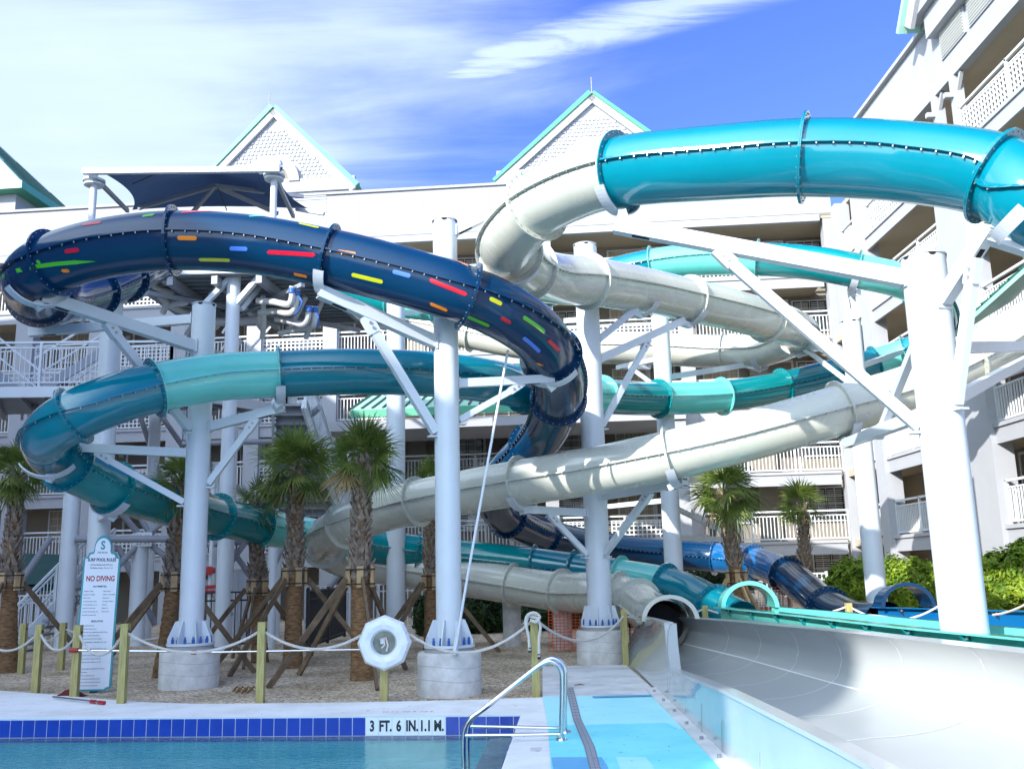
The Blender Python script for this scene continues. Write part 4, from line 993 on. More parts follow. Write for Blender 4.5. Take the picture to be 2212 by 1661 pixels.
# green canopy roof over the entrance (two sloping runs)
def seam_roof(p0, p1, drop, run, par, nrib, name='porch_roof', flip=False):
    p0, p1 = Vector(p0), Vector(p1); d = (p1-p0); n = Vector((d.y, -d.x, 0)).normalized()
    if n.y > 0: n = -n
    if flip: n = -n
    q0, q1 = p0+n*run-Vector((0, 0, drop)), p1+n*run-Vector((0, 0, drop))
    r = hb(MB().slab([p0, p1, q1, q0], (0, 0, -.08)), name, m_green, par)
    mb = MB()
    for k in range(nrib+1): t = k/nrib; mb.beam(p0.lerp(p1, t)+Vector((0, 0, .02)), q0.lerp(q1, t)+Vector((0, 0, .02)), .05, .07)
    hb(mb, 'roof_rib', m_seam, r)
    mb = MB(); mb.beam(q0-Vector((0, 0, .16)), q1-Vector((0, 0, .16)), .10, .26); hb(mb, 'green_fascia', m_greend, r)
    return r
PR = thing('entrance_porch', 'low green standing seam roof on white beams in front of the gallery floors', 'porch roof', tuple(C0), PH)
ya = FY-3.2; xa, ze = HP(700, 902, ya); xb = HP(1480, 880, ya)[0]
seam_roof((xa+.9, FY-.25, ze+1.25), (xb-.2, FY-.25, ze+1.25), 1.0, 2.9, PR, 30)
hb(MB().bx(xa, xb, ya-.1, FY-.26, ze-.50, ze-.18), 'porch_beam', m_stucco, PR)
for px in (760, 1140, 1470): x = HP(px, 1000, ya)[0]; hb(MB().bx(x-.25, x+.25, ya, ya+.5, 0, ze-.52), 'porch_post', m_stucco, PR)
# ---- right wing, face plane local x = 0 running toward the camera
WF = 0.0; WL = -24.0; CW = Vector((11.7, 31.0, 0))
def WP(px, py, lx):
    r = ray(px, py); k = (CW.x+lx-EYE.x)/r.x; p = EYE+r*k-CW; return (p.y, p.z)
def zfw(i): return zf[i]
wing = thing('hotel_wing', 'tall white hotel wing receding along the right edge with stacked balconies and railings', 'building', tuple(CW), 0)
WTOP = TOP-.05; WSOF = SOF
hb(MB().bx(WF, WF+.25, WL, -.9, WSOF-.1, WTOP), 'parapet', m_stucco, wing)
hb(MB().bx(WF-.14, WF+.4, WL, -.8, WTOP+.003, WTOP+.12), 'parapet_coping', m_stucco, wing)
hb(MB().bx(WF+.255, WF+2.14, WL, FY+1, WSOF-.02, WSOF+.13), 'roof_soffit', m_soffit, wing)
hb(MB().bx(WF+2.15, WF+2.5, WL, FY+2.4, 0, WSOF+1), 'gallery_wall', m_beige, wing)
hb(MB().bx(WF+2.51, WF+14, WL, FY+1, 0, WTOP-.5), 'building_core', m_beige, wing)
y0, z0 = WP(2036, 186, WF)
for k in range(10):
    yc = y0-.2-k*1.55
    if yc-1.3 < WL: break
    hb(MB().bx(WF-.045, WF-.003, yc-1.38, yc, WSOF+.55, WTOP-.35), 'louvre_frame', m_stucco, wing)
    lm = MB(); z = WSOF+.62
    while z < WTOP-.42: lm.box((WF-.065, yc-.69, z), (.02, 1.24, .045), Matrix.Rotation(-.5, 3, 'Y')); z += .085
    hb(lm, 'louvre', mat('louvre_grey_%d' % k, (.50, .50, .47), rough=.6) if k == 0 else bpy.data.materials['louvre_grey_0'], wing)
for i, z in enumerate(zf):
    hb(MB().bx(WF+.0, WF+2.14, WL, FY+1, z-.22, z), 'balcony_slab', m_soffit, wing)
    hb(MB().bx(WF-.09, WF-.003, WL, -1.2, z-.46, z-.08), 'slab_edge_beam', m_stucco, wing)
    hb(MB().bx(WF-.14, WF-.003, WL, -1.2, z-.076, z+.02), 'slab_edge_trim', m_stucco, wing)
pys = [WP(1948, 1100, WF)[0], WP(2105, 900, WF)[0], WP(2185, 1000, WF)[0]]
pw_ = [(-1.25, -.55)]
ycur = WP(2072, 760, WF)[0]; yc2 = WP(2137, 760, WF)[0]
piers = [(-1.6, -.9), (yc2, ycur), (yc2-6.2, ycur-6.2), (yc2-12.4, ycur-12.4)]
for k, (a, b) in enumerate(piers): pillar(WF-.22, WF+.30, a, b, 0, (WSOF-.024) if k == 0 else zf[4]-.23, None, wing)
for k, (a, b) in enumerate(piers[1:]):
    m_ = (a+b)/2
    for dy in (-.55, .55):
        pillar(WF-.02, WF+.24, m_+dy-.12, m_+dy+.12, zf[4]+.02, WSOF-.024, None, wing)
        p = MB(); p.beam((WF+.1, m_+dy-.05, WSOF-.55), (WF+.1, m_+dy-.36, WSOF-.12), .09, .09); p.beam((WF-.02, m_+dy, WSOF-.62), (WF-.24, m_+dy, WSOF-.62), .13, .13); hb(p, 'bracket', m_stucco, wing)
pillar(-.15, .35, .75, 1.2, 0, WSOF-.03, None, wing)
edges = [(b, a) for (a, b) in piers]
for i, z in enumerate(zf):
    kd = 'lattice' if i == 4 else 'picket'
    for (a1_, b1_), (a2_, b2_) in zip(piers, piers[1:]): rail_bay((WF+.02, a1_), (WF+.02, b2_), z, kd, wing)
    rail_bay((WF+.02, .75), (WF+.02, -.9), z, 'picket', wing)
for i, z in enumerate(allz):
    for k, yy in enumerate((-3.6, -5.6, -8.6, -11.2, -14)):
        if k % 2 == 0: window(yy, z+.85, 1.3, 1.15, WF+2.15, 'shutter', 1, wing)
        else: door(yy, z, WF+2.15, 1, wing)
# brackets under the roof
br = MB()

lamp = MB(); p = at(1936, 1085, 33.0)-CW; lamp.cyl((p.x, p.y, p.z-.16), (p.x, p.y, p.z+.16), .10, .07, 12)
m_lamp = mat('lit_lamp', (1, .75, .3)); m_lamp.node_tree.nodes['Principled BSDF'].inputs['Emission Color'].default_value = (1, .72, .25, 1); m_lamp.node_tree.nodes['Principled BSDF'].inputs['Emission Strength'].default_value = 1.2
hb(lamp, 'corridor_lamp', m_lamp, wing, True)
for (px, py) in ((2188, 66),): pass
# gable on top of the wing
gy0, gz0 = WP(1971, 133, WF-.5); gz0 = max(gz0, WTOP+.1)
gw = 9.0; A = Vector((WF-.5, gy0, gz0)); B = Vector((WF-.5, gy0-gw, gz0)); Cc = Vector((WF-.5, gy0-gw/2, gz0+5.2))
gg = hb(MB().slab([A, B, Cc], (.35, 0, 0)), 'gable', m_stucco, wing)
hb(MB().bx(WF-.3, WF+5, gy0-gw+.5, gy0-.5, WTOP-.6, gz0-.002), 'gable_base', m_stucco, gg)
for P_, Q_ in ((A, Cc), (Cc, B)):
    d = (Q_-P_).normalized(); nrm = Vector((0, -d.z, d.y)); nrm = nrm if nrm.z > 0 else -nrm
    hb(MB().slab([P_+nrm*.005-d*.2, Q_+nrm*.005, Q_+nrm*.17, P_+nrm*.17-d*.2], (-.25, 0, 0)), 'green_rake_trim', m_green, gg)
    hb(MB().slab([P_+nrm*.03-d*.2+Vector((.01, 0, 0)), Q_+nrm*.03+Vector((.01, 0, 0)), Q_+nrm*.13+Vector((.01, 0, 0)), P_+nrm*.13-d*.2+Vector((.01, 0, 0))], (7, 0, 0)), 'gable_roof', m_green, gg)
    hb(MB().slab([P_-nrm*.45, Q_-nrm*.45, Q_, P_], (-.12, 0, 0)), 'rake_board', m_stucco, gg)
sh = MB(); z = gz0+.6; j = 0
while z < gz0+4.2:
    k = (gz0+5.2-z)/5.2; a = gy0-gw/2-(gw/2-.7)*k; b = gy0-gw/2+(gw/2-.7)*k; y = a+(.11 if j % 2 else 0)
    while y+.22 < b:
        sh.add([(WF-.50, y, z), (WF-.56, y+.18, z), (WF-.5, y+.18, z+.16), (WF-.5, y, z+.16)], [(0, 1, 2, 3), (0, 1, 2)]); y += .22
    z += .2; j += 1
hb(sh, 'shingle_relief', mat('relief_grey', (.55, .56, .55), rough=.9), gg)  # light grey shingles, paler than the gable stucco behind
# sloped stair roof (green standing seam) on the wing side
y_, z_ = WP(2082, 722, WF-1.6); y2, z2 = WP(2215, 588, WF-1.6)
sr = hb(MB().slab([Vector((WF-1.9, y_, z_)), Vector((WF-.3, y_+.2, z_+.9)), Vector((WF-.3, y2-2.5, z2+1.6)), Vector((WF-1.9, y2-3, z2+.3))], (0, 0, -.1)), 'lean_to_roof', m_green, wing)
mb = MB()
for k in range(16):
    t = k/15; a = Vector((WF-1.9, y_, z_)).lerp(Vector((WF-1.9, y2-3, z2+.3)), t); b = Vector((WF-.3, y_+.2, z_+.9)).lerp(Vector((WF-.3, y2-2.5, z2+1.6)), t); mb.beam(a+Vector((0, 0, .02)), b+Vector((0, 0, .02)), .05, .08)
hb(mb, 'roof_rib', m_seam, sr)
# ---- hotel wing on the left outside the picture; it throws the shade over the pool
lw_ = thing('hotel_block', 'plain white hotel block left of the pool outside the picture whose shadow covers the deck', 'building', (-20, 0, 0))
H1 = 17.25; H2 = 15.05; YE = -16.0+OCC_DY
MB().bx(-34, -20, YE, 27, 0, H1).build('wall', m_stucco, lw_); MB().bx(-34, -20, -45, YE-.01, 0, H2).build('wall', m_stucco, lw_)
for i in range(6):
    for k in range(9):
        y = -8+k*3.6
        MB().bx(-19.995, -19.96, y, y+1.6, 1+i*2.4, 2.3+i*2.4).build('window', m_glass, lw_)
# ------------------------------------------------------------------ steel stair tower on the left
tw = thing('stair_tower', 'white steel stair tower with platforms, railings, pipes and crossed braces at the left', 'stair tower', tuple(at(400, 1350, 24).xy)+(0,))
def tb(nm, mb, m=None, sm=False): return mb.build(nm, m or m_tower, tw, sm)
def post(px, py_t, py_b, d, r, z0=None):
    b = at(px, (py_t+py_b)/2, d); zt = zat(px, py_t, d); zb = 0 if z0 is None else z0
    return tb('post', MB().cyl((b.x, b.y, zb), (b.x, b.y, zt), r, n=20), m_steel, True)
for px, yt, yb, d, r in ((148, 1010, 1400, 23, .20), (497, 590, 1100, 21, .155), (490, 900, 1380, 24, .20), (462, 1000, 1380, 25, .12), (325, 850, 1380, 26, .16), (300, 1150, 1350, 24, .2), (592, 1180, 1360, 25, .17), (692, 640, 700, 24, .1), (590, 1100, 1360, 22, .09)):
    if d == 24 and px == 692: continue
    post(px, yt, yb, d, r)
def pbeam(nm, a, b, w, h=None, m=None, cyl=False):
    p, q = at(*a), at(*b)
    if cyl: return tb(nm, MB().cyl(p, q, w, n=12), m, True)
    return tb(nm, MB().beam(p, q, w, h or w), m)
# upper platform seen from below: deck, edge beams, joists
nA, nB = at(272, 586, 20.6), at(655, 592, 20.6); zP = nA.z; fA = gz(292, 712, zP); fB = gz(690, 706, zP)
fA = Vector((nA.x+.2, 24.8, zP)); fB = Vector((nB.x+.6, 24.8, zP)); nB.z = zP
tb('platform_deck', MB().slab([nA, nB, fB, fA], (0, 0, .05)), mat('shaded_deck_underside', (.12, .125, .13), rough=.7))  # shade under the platform is put into this dark colour
tb('edge_beam', MB().beam(nA-Vector((.1, 0, .0)), nB+Vector((.1, 0, .0)), .12, .24), m_steel)
tb('edge_beam', MB().beam(fA-Vector((0, 0, .1)), fB-Vector((0, 0, .1)), .12, .22)); tb('edge_beam', MB().beam(nA-Vector((0, 0, .1)), fA-Vector((0, 0, .1)), .12, .22)); tb('edge_beam', MB().beam(nB-Vector((0, 0, .1)), fB-Vector((0, 0, .1)), .12, .22))
for k in range(14):
    t = (k+.5)/14; tb('joist', MB().beam(nA.lerp(fA, t)-Vector((0, 0, .07)), nB.lerp(fB, t)-Vector((0, 0, .07)), .06, .12))
for t in (.25, .5, .75): tb('cross_beam', MB().beam(nA.lerp(nB, t)-Vector((0, 0, .25)), fA.lerp(fB, t)-Vector((0, 0, .25)), .14, .20))
for s in ((nA, fB), (fA, nB)): tb('diagonal', MB().beam(s[0]-Vector((0, 0, .42)), s[1]-Vector((0, 0, .42)), .1, .1))
# pvc plumbing
def pv(pts, r, m=None): return tb('water_pipe', MB().pipe(crom([at(*p) for p in pts], 5)[0], r, 10), m or m_pvc, True)
pv([(316, 590, 21), (318, 606, 21), (335, 620, 21.3), (372, 632, 21.8)], .07); pv([(352, 590, 21), (354, 606, 21), (372, 614, 21.3), (398, 628, 21.6)], .07)
pv([(345, 640, 21.8), (372, 662, 22.4), (440, 690, 23.2), (470, 706, 23.6)], .085); pv([(398, 628, 21.8), (405, 650, 22.0), (360, 660, 22.3), (352, 675, 22.5)], .08)
pv([(556, 650, 21.4), (590, 652, 21.2), (624, 657, 20.9), (630, 648, 20.8), (632, 618, 20.7)], .075); pv([(560, 676, 21.8), (592, 672, 21.6), (620, 676, 21.2), (633, 672, 21), (640, 650, 20.9), (641, 625, 20.8)], .075)
pv([(597, 690, 22), (630, 695, 21.6), (655, 700, 21.3), (664, 690, 21.2), (667, 660, 21.1)], .07); pv([(604, 720, 22.4), (640, 712, 22), (668, 708, 21.6), (678, 700, 21.4), (681, 662, 21.3)], .07)
pv([(470, 695, 22.6), (520, 694, 22.4), (560, 690, 22.2)], .10); pv([(568, 640, 21.5), (570, 700, 22), (566, 730, 22.4)], .06)
for a in ((631, 628, 20.72), (641, 634, 20.82), (667, 668, 21.1), (680, 670, 21.3)):
    p = at(*a); tb('pipe_band', MB().cyl(p-Vector((0, 0, .06)), p+Vector((0, 0, .06)), .085, n=12), m_boltb, True)
pv([(644, 640, 20.7), (652, 652, 20.6), (645, 672, 20.7), (636, 680, 20.8)], .022, m_boltb); pv([(684, 676, 21.1), (688, 690, 21), (684, 706, 21.1)], .022, m_boltb)
for a, b in (((440, 660, 21), (500, 598, 20.9)), ((500, 668, 21), (560, 598, 20.8)), ((400, 720, 22), (440, 660, 21.2)), ((455, 640, 21.5), (502, 590, 21)), ((570, 715, 24), (500, 620, 21.2)), ((620, 720, 23.5), (660, 640, 22.5)), ((520, 668, 21.1), (585, 590, 22)), ((700, 640, 23), (660, 730, 24))):
    pbeam('brace', a, b, .11, .11, m_steel)
# mid walkway with railings
def railing(a, b, H=1.07, n=None, nm='railing', m=None, gap=.115, posts=None, par=None):
    a, b = Vector(a), Vector(b); L_ = (b-a).length; mb = MB(); u = Vector((0, 0, 1))
    mb.beam(a+u*H, b+u*H, .05, .05); mb.beam(a+u*(H-.13), b+u*(H-.13), .035, .035); mb.beam(a+u*.09, b+u*.09, .035, .035)
    k = int(L_/gap); hz = (b-a); 
    for i in range(k+1): p = a.lerp(b, i/k); mb.beam(p+u*.09, p+u*(H-.13), .018, .018, (0, 1, 0))
    q = max(1, round(L_/1.5))
    for i in range(q+1): p = a.lerp(b, i/q); mb.beam(p-u*.22, p+u*H, .06, .06, (0, 1, 0))
    return mb.build(nm, m or m_steel, par or tw)
w0, w1, w2, w3 = at(-60, 836, 22), at(368, 822, 22.3), at(620, 796, 25.5), at(-60, 836, 25.5)
zW = w0.z
for v in (w1, w2, w3): v.z = zW
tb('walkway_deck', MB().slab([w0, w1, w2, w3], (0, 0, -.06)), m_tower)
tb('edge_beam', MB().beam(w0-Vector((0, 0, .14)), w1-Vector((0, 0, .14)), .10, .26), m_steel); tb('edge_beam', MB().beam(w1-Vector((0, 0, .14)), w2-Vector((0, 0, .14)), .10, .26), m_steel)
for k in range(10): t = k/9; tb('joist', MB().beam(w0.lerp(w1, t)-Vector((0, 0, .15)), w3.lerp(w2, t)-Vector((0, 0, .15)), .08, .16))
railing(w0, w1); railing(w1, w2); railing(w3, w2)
w4 = at(-60, 845, 28); w4.z = zW; w5 = at(640, 800, 28); w5.z = zW
railing(w2, w5)
# lower beams, pipe struts and crossed braces
pbeam('strut_pipe', (161, 1164, 22.8), (463, 1164, 24), .085, cyl=True); pbeam('strut_pipe', (400, 1180, 24.5), (560, 1168, 24.5), .07, cyl=True); pbeam('strut_pipe', (395, 958, 23), (690, 951, 23), .07, cyl=True)
for a, b in (((205, 1040, 23), (310, 1165, 24)), ((310, 1165, 24), (385, 1095, 24)), ((310, 1165, 24), (200, 1280, 23)), ((310, 1165, 24), (420, 1250, 24)), ((230, 1000, 25), (335, 1170, 25)), ((255, 1180, 25), (335, 1350, 25)), ((450, 1000, 25), (600, 1130, 25)), ((460, 1130, 25), (560, 1270, 25)),
             ((350, 900, 26), (420, 1000, 26)), ((300, 890, 26), (350, 1040, 26)), ((690, 880, 22), (600, 960, 23)), ((660, 900, 24), (730, 1010, 24)), ((420, 1230, 24), (500, 1330, 24)), ((110, 1160, 23), (30, 1280, 23)), ((480, 1240, 24.5), (560, 1130, 24.5)), ((70, 860, 24), (140, 1040, 24)), ((560, 1290, 24), (620, 1160, 24)), ((710, 1270, 24), (780, 1180, 24))):
    pbeam('brace_pipe', a, b, .075, cyl=True)
for a in ((310, 1165, 23.8), (235, 1085, 23.4), (500, 1100, 24.6)):
    p = at(*a); tb('gusset_plate', MB().box(p, (.42, .03, .34)), m_steel)
    q = MB()
    for dx in (-.14, -.06, .06, .14):
        for dz in (-.1, .1): q.cyl(p+Vector((dx, -.035, dz)), p+Vector((dx, -.01, dz)), .022, n=6)
    tb('bolt', q, m_bolt)
# stair flight seen from below (treads) and its side railing
s0a, s0b = at(590, 872, 21.6), at(655, 872, 21.6); s1a, s1b = at(590, 1128, 25.2), at(738, 1128, 25.2)
n = 15
for k in range(n):
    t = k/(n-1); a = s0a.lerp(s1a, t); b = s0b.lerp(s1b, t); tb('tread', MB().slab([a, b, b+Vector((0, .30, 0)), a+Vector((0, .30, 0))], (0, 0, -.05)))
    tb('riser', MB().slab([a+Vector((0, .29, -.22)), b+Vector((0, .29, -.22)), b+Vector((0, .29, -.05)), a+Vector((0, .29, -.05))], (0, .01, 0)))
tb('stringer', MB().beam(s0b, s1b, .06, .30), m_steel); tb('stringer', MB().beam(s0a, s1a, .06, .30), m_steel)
railing(s0b+Vector((.05, 0, .1)), s1b+Vector((.05, 0, .1)), H=1.0)
# flights behind the railing, upper left
for (a, b, d) in (((75, 775, 24.5), (245, 670, 24.5), 0), ((150, 830, 25), (265, 750, 25), 0), ((-40, 700, 25), (85, 800, 25), 0), ((500, 800, 26), (590, 700, 26), 0), ((480, 720, 27), (520, 660, 27), 0)):
    p, q = at(*a), at(*b); tb('handrail', MB().beam(p, q, .05, .05), m_steel); tb('handrail', MB().beam(p-Vector((0, 0, .5)), q-Vector((0, 0, .5)), .04, .04), m_steel); tb('stringer', MB().beam(p-Vector((0, 0, 1)), q-Vector((0, 0, 1)), .06, .25), m_tower)
# ground stair at the lower left
g0, g1 = at(25, 1400, 22.4), at(205, 1190, 24); g0.z = .0; g1.z = zat(205, 1225, 24)
for k in range(12):
    t = k/11; a = g0.lerp(g1, t); tb('tread', MB().box(a+Vector((0, .5, 0)), (.30, 1.1, .05)))
tb('stringer', MB().beam(g0, g1, .06, .28), m_steel); railing(g0, g1, H=1.0); railing(g0+Vector((0, 1.1, 0)), g1+Vector((0, 1.1, 0)), H=1.0)
# shade canopy over the top
cn = thing('shade_canopy', 'dark navy fabric shade sail on a white steel frame above the stair tower', 'canopy', tuple(at(400, 560, 23)))
cA, cB = at(215, 370, 22.6), at(612, 346, 22.6); zc = cA.z; cB.z = zc; cC = at(668, 452, 26.0); cD = at(285, 454, 26.0)
ctr = at(465, 400, 24.3)+Vector((0, 0, .15)); rows = []
nn = 14
for i in range(nn+1):
    r = []
    for j in range(nn+1):
        u, v = j/nn, i/nn
        p = cA.lerp(cB, u).lerp(cD.lerp(cC, u), v); m_ = (cA+cB+cC+cD)/4
        e = 1-.14*(1-(2*u-1)**2)*(abs(2*v-1)) ; e2 = 1-.14*(1-(2*v-1)**2)*(abs(2*u-1))
        p = Vector((m_.x+(p.x-m_.x)*e2, m_.y+(p.y-m_.y)*e, p.z)); k = (1-abs(2*u-1))*(1-abs(2*v-1)); p.z += .55*k
        r.append(p)
    rows.append(r)
def cb_(nm, mb, m=m_steel, sm=False): return mb.build(nm, m, cn, sm)
cb_('fabric', MB().grid(rows), m_sail, True)
fa, fb_ = at(180, 371, 22.2), at(604, 366, 22.2)
cb_('front_beam', MB().beam(fa+Vector((0, 0, .0)), fb_, .12, .14)); cb_('front_beam', MB().beam(at(182, 367, 22.4), at(330, 372, 22.8), .08, .10))
for px, pt in ((201, 392), (591, 380)):
    b = at(px, 430, 22.6); zt = zat(px, pt, 22.6); zb = zP if px > 250 else zP-.3
    cb_('canopy_post', MB().cyl((b.x, b.y, zb), (b.x, b.y, zt+.2), .085, n=16), m_steel, True); cb_('post_flange', MB().cyl((b.x, b.y, zt-.02), (b.x, b.y, zt+.03), .27, n=20)); cb_('post_flange', MB().cyl((b.x, b.y, zt-.12), (b.x, b.y, zt-.08), .24, n=20))
cb_('arm', MB().cyl(at(560, 372, 22.6), at(608, 352, 22.4), .07, n=12)); cb_('arm', MB().cyl(at(202, 384, 22.6), at(180, 368, 22.3), .07, n=12))
for a, b in (((207, 386, 22.6), (276, 456, 25)), ((596, 386, 22.6), (634, 468, 25)), ((465, 402, 24.2), (300, 450, 25.6)), ((465, 402, 24.2), (415, 460, 25.4)), ((465, 402, 24.2), (600, 462, 25.6)), ((465, 402, 24.2), (655, 425, 25.6)), ((640, 452, 25.6), (700, 462, 25.4))):
    cb_('strut', MB().beam(at(*a), at(*b), .09, .10), m_tower)
cb_('cable', MB().cyl(at(470, 405, 24.2), at(490, 455, 25), .015, n=6), m_strap); cb_('cable', MB().cyl(at(285, 398, 23), at(350, 370, 23), .012, n=6), m_strap)
# dark awning, utility cabinet, fire valves
aw = thing('fabric_awning', 'dark green fabric awning at the lower left under the balcony', 'awning', tuple(at(80, 1350, 27).xy)+(0,))
MB().slab([at(-80, 1192, 29), at(172, 1198, 29), at(160, 1262, 26.5), at(-80, 1262, 26.5)], (0, 0, -.05)).build('canvas', m_awn, aw); MB().slab([at(-80, 1262, 26.5), at(160, 1262, 26.5), at(160, 1276, 26.5), at(-80, 1276, 26.5)], (0, .02, 0)).build('valance', m_awn, aw)
for px in (-40, 60, 155): p = at(px, 1262, 26.6); MB().cyl((p.x, p.y, 0), p, .03, n=8).build('awning_pole', m_steel2, aw)
cbn = thing('utility_cabinet', 'pale grey utility cabinet behind the palms', 'cabinet', tuple(gz(515, 1380).xy)+(0,))
c = at(515, 1300, 25); MB().bx(c.x-.45, c.x+.45, 25, 25.6, .08, 1.75).build('case', m_pvc, cbn); MB().bx(c.x-.49, c.x+.49, 24.97, 25.63, 1.751, 1.80).build('top', m_steel2, cbn); MB().bx(c.x-.41, c.x-.01, 24.98, 24.998, .15, 1.68).bx(c.x+.01, c.x+.41, 24.98, 24.998, .15, 1.68).build('door', m_steel2, cbn); MB().bx(c.x-.5, c.x+.5, 24.95, 25.65, 0, .08).build('plinth', m_conc, cbn)
sp = thing('standpipe', 'red fire valve on a thin white standpipe between the tower posts', 'standpipe', tuple(at(458, 1300, 23).xy)+(0,))
p = at(455, 1232, 23); MB().cyl((p.x, 23, 0), (p.x, 23, p.z+2.2), .05, n=10).build('pipe', m_steel, sp, True); MB().cyl((p.x-.12, 22.93, p.z), (p.x+.12, 22.93, p.z), .07, n=12).cyl((p.x, 22.85, p.z), (p.x, 23, p.z), .10, n=12).build('valve', m_red, sp); MB().box((p.x, 22.93, p.z-.38), (.36, .03, .08)).box((p.x, 22.93, p.z-.5), (.36, .03, .08)).build('band', m_red, sp)
# ------------------------------------------------------------------ fences
def fence(name, label, pxs, H, m, d, gap=.12, pr=.02, cat='fence'):
    pts = [Vector((at(x, 1300, dd).x, dd, 0)) for (x, dd) in pxs]
    t = thing(name, label, cat, tuple(pts[0])); pk = MB(); rl = MB()
    for a, b in zip(pts, pts[1:]):
        L_ = (b-a).length; u = Vector((0, 0, 1)); [MB().beam(a+u*hh, b+u*hh, .04, .04).build('rail', m, t) for hh in (H, H-.18, .12)]
        k = max(2, int(L_/gap))
        for i in range(1, k): p = a.lerp(b, i/k); pk.beam(p+u*.05, p+u*H, pr, pr, (0, 1, 0))
        q = max(1, round(L_/2.2))
        for i in range(q+1): p = a.lerp(b, i/q); MB().beam(p, p+u*(H+.06), .065, .065, (0, 1, 0)).build('post', m, t)
    tag(pk.build('pickets', m, t), None, None, kind='stuff'); return t
fence('metal_fence', 'black metal picket fence behind the left palms', [(405, 22), (560, 22), (590, 23)], 1.25, m_black, 22, .13)
fence('metal_gate', 'black metal gate standing at an angle between the two middle palms', [(665, 21), (745, 25.5)], 1.25, m_black, 22, .09, cat='gate')
fence('picket_fence', 'white picket fence behind the buoy and the central column', [(660, 26.5), (1130, 26.8)], 1.3, m_rail, 26, .13, .03)
fence('picket_fence', 'white picket fence at the lower left by the stair', [(30, 24.5), (190, 25)], 1.25, m_rail, 25, .13, .03)
fence('picket_fence', 'white picket fence seen between dark shrubs under the cream tube', [(1130, 28.8), (1480, 29)], 1.35, m_rail, 26, .13, .03)
fence('picket_fence', 'white picket fence behind the braced right palm', [(1590, 28.5), (1790, 28.2)], 1.3, m_rail, 26, .13, .03)
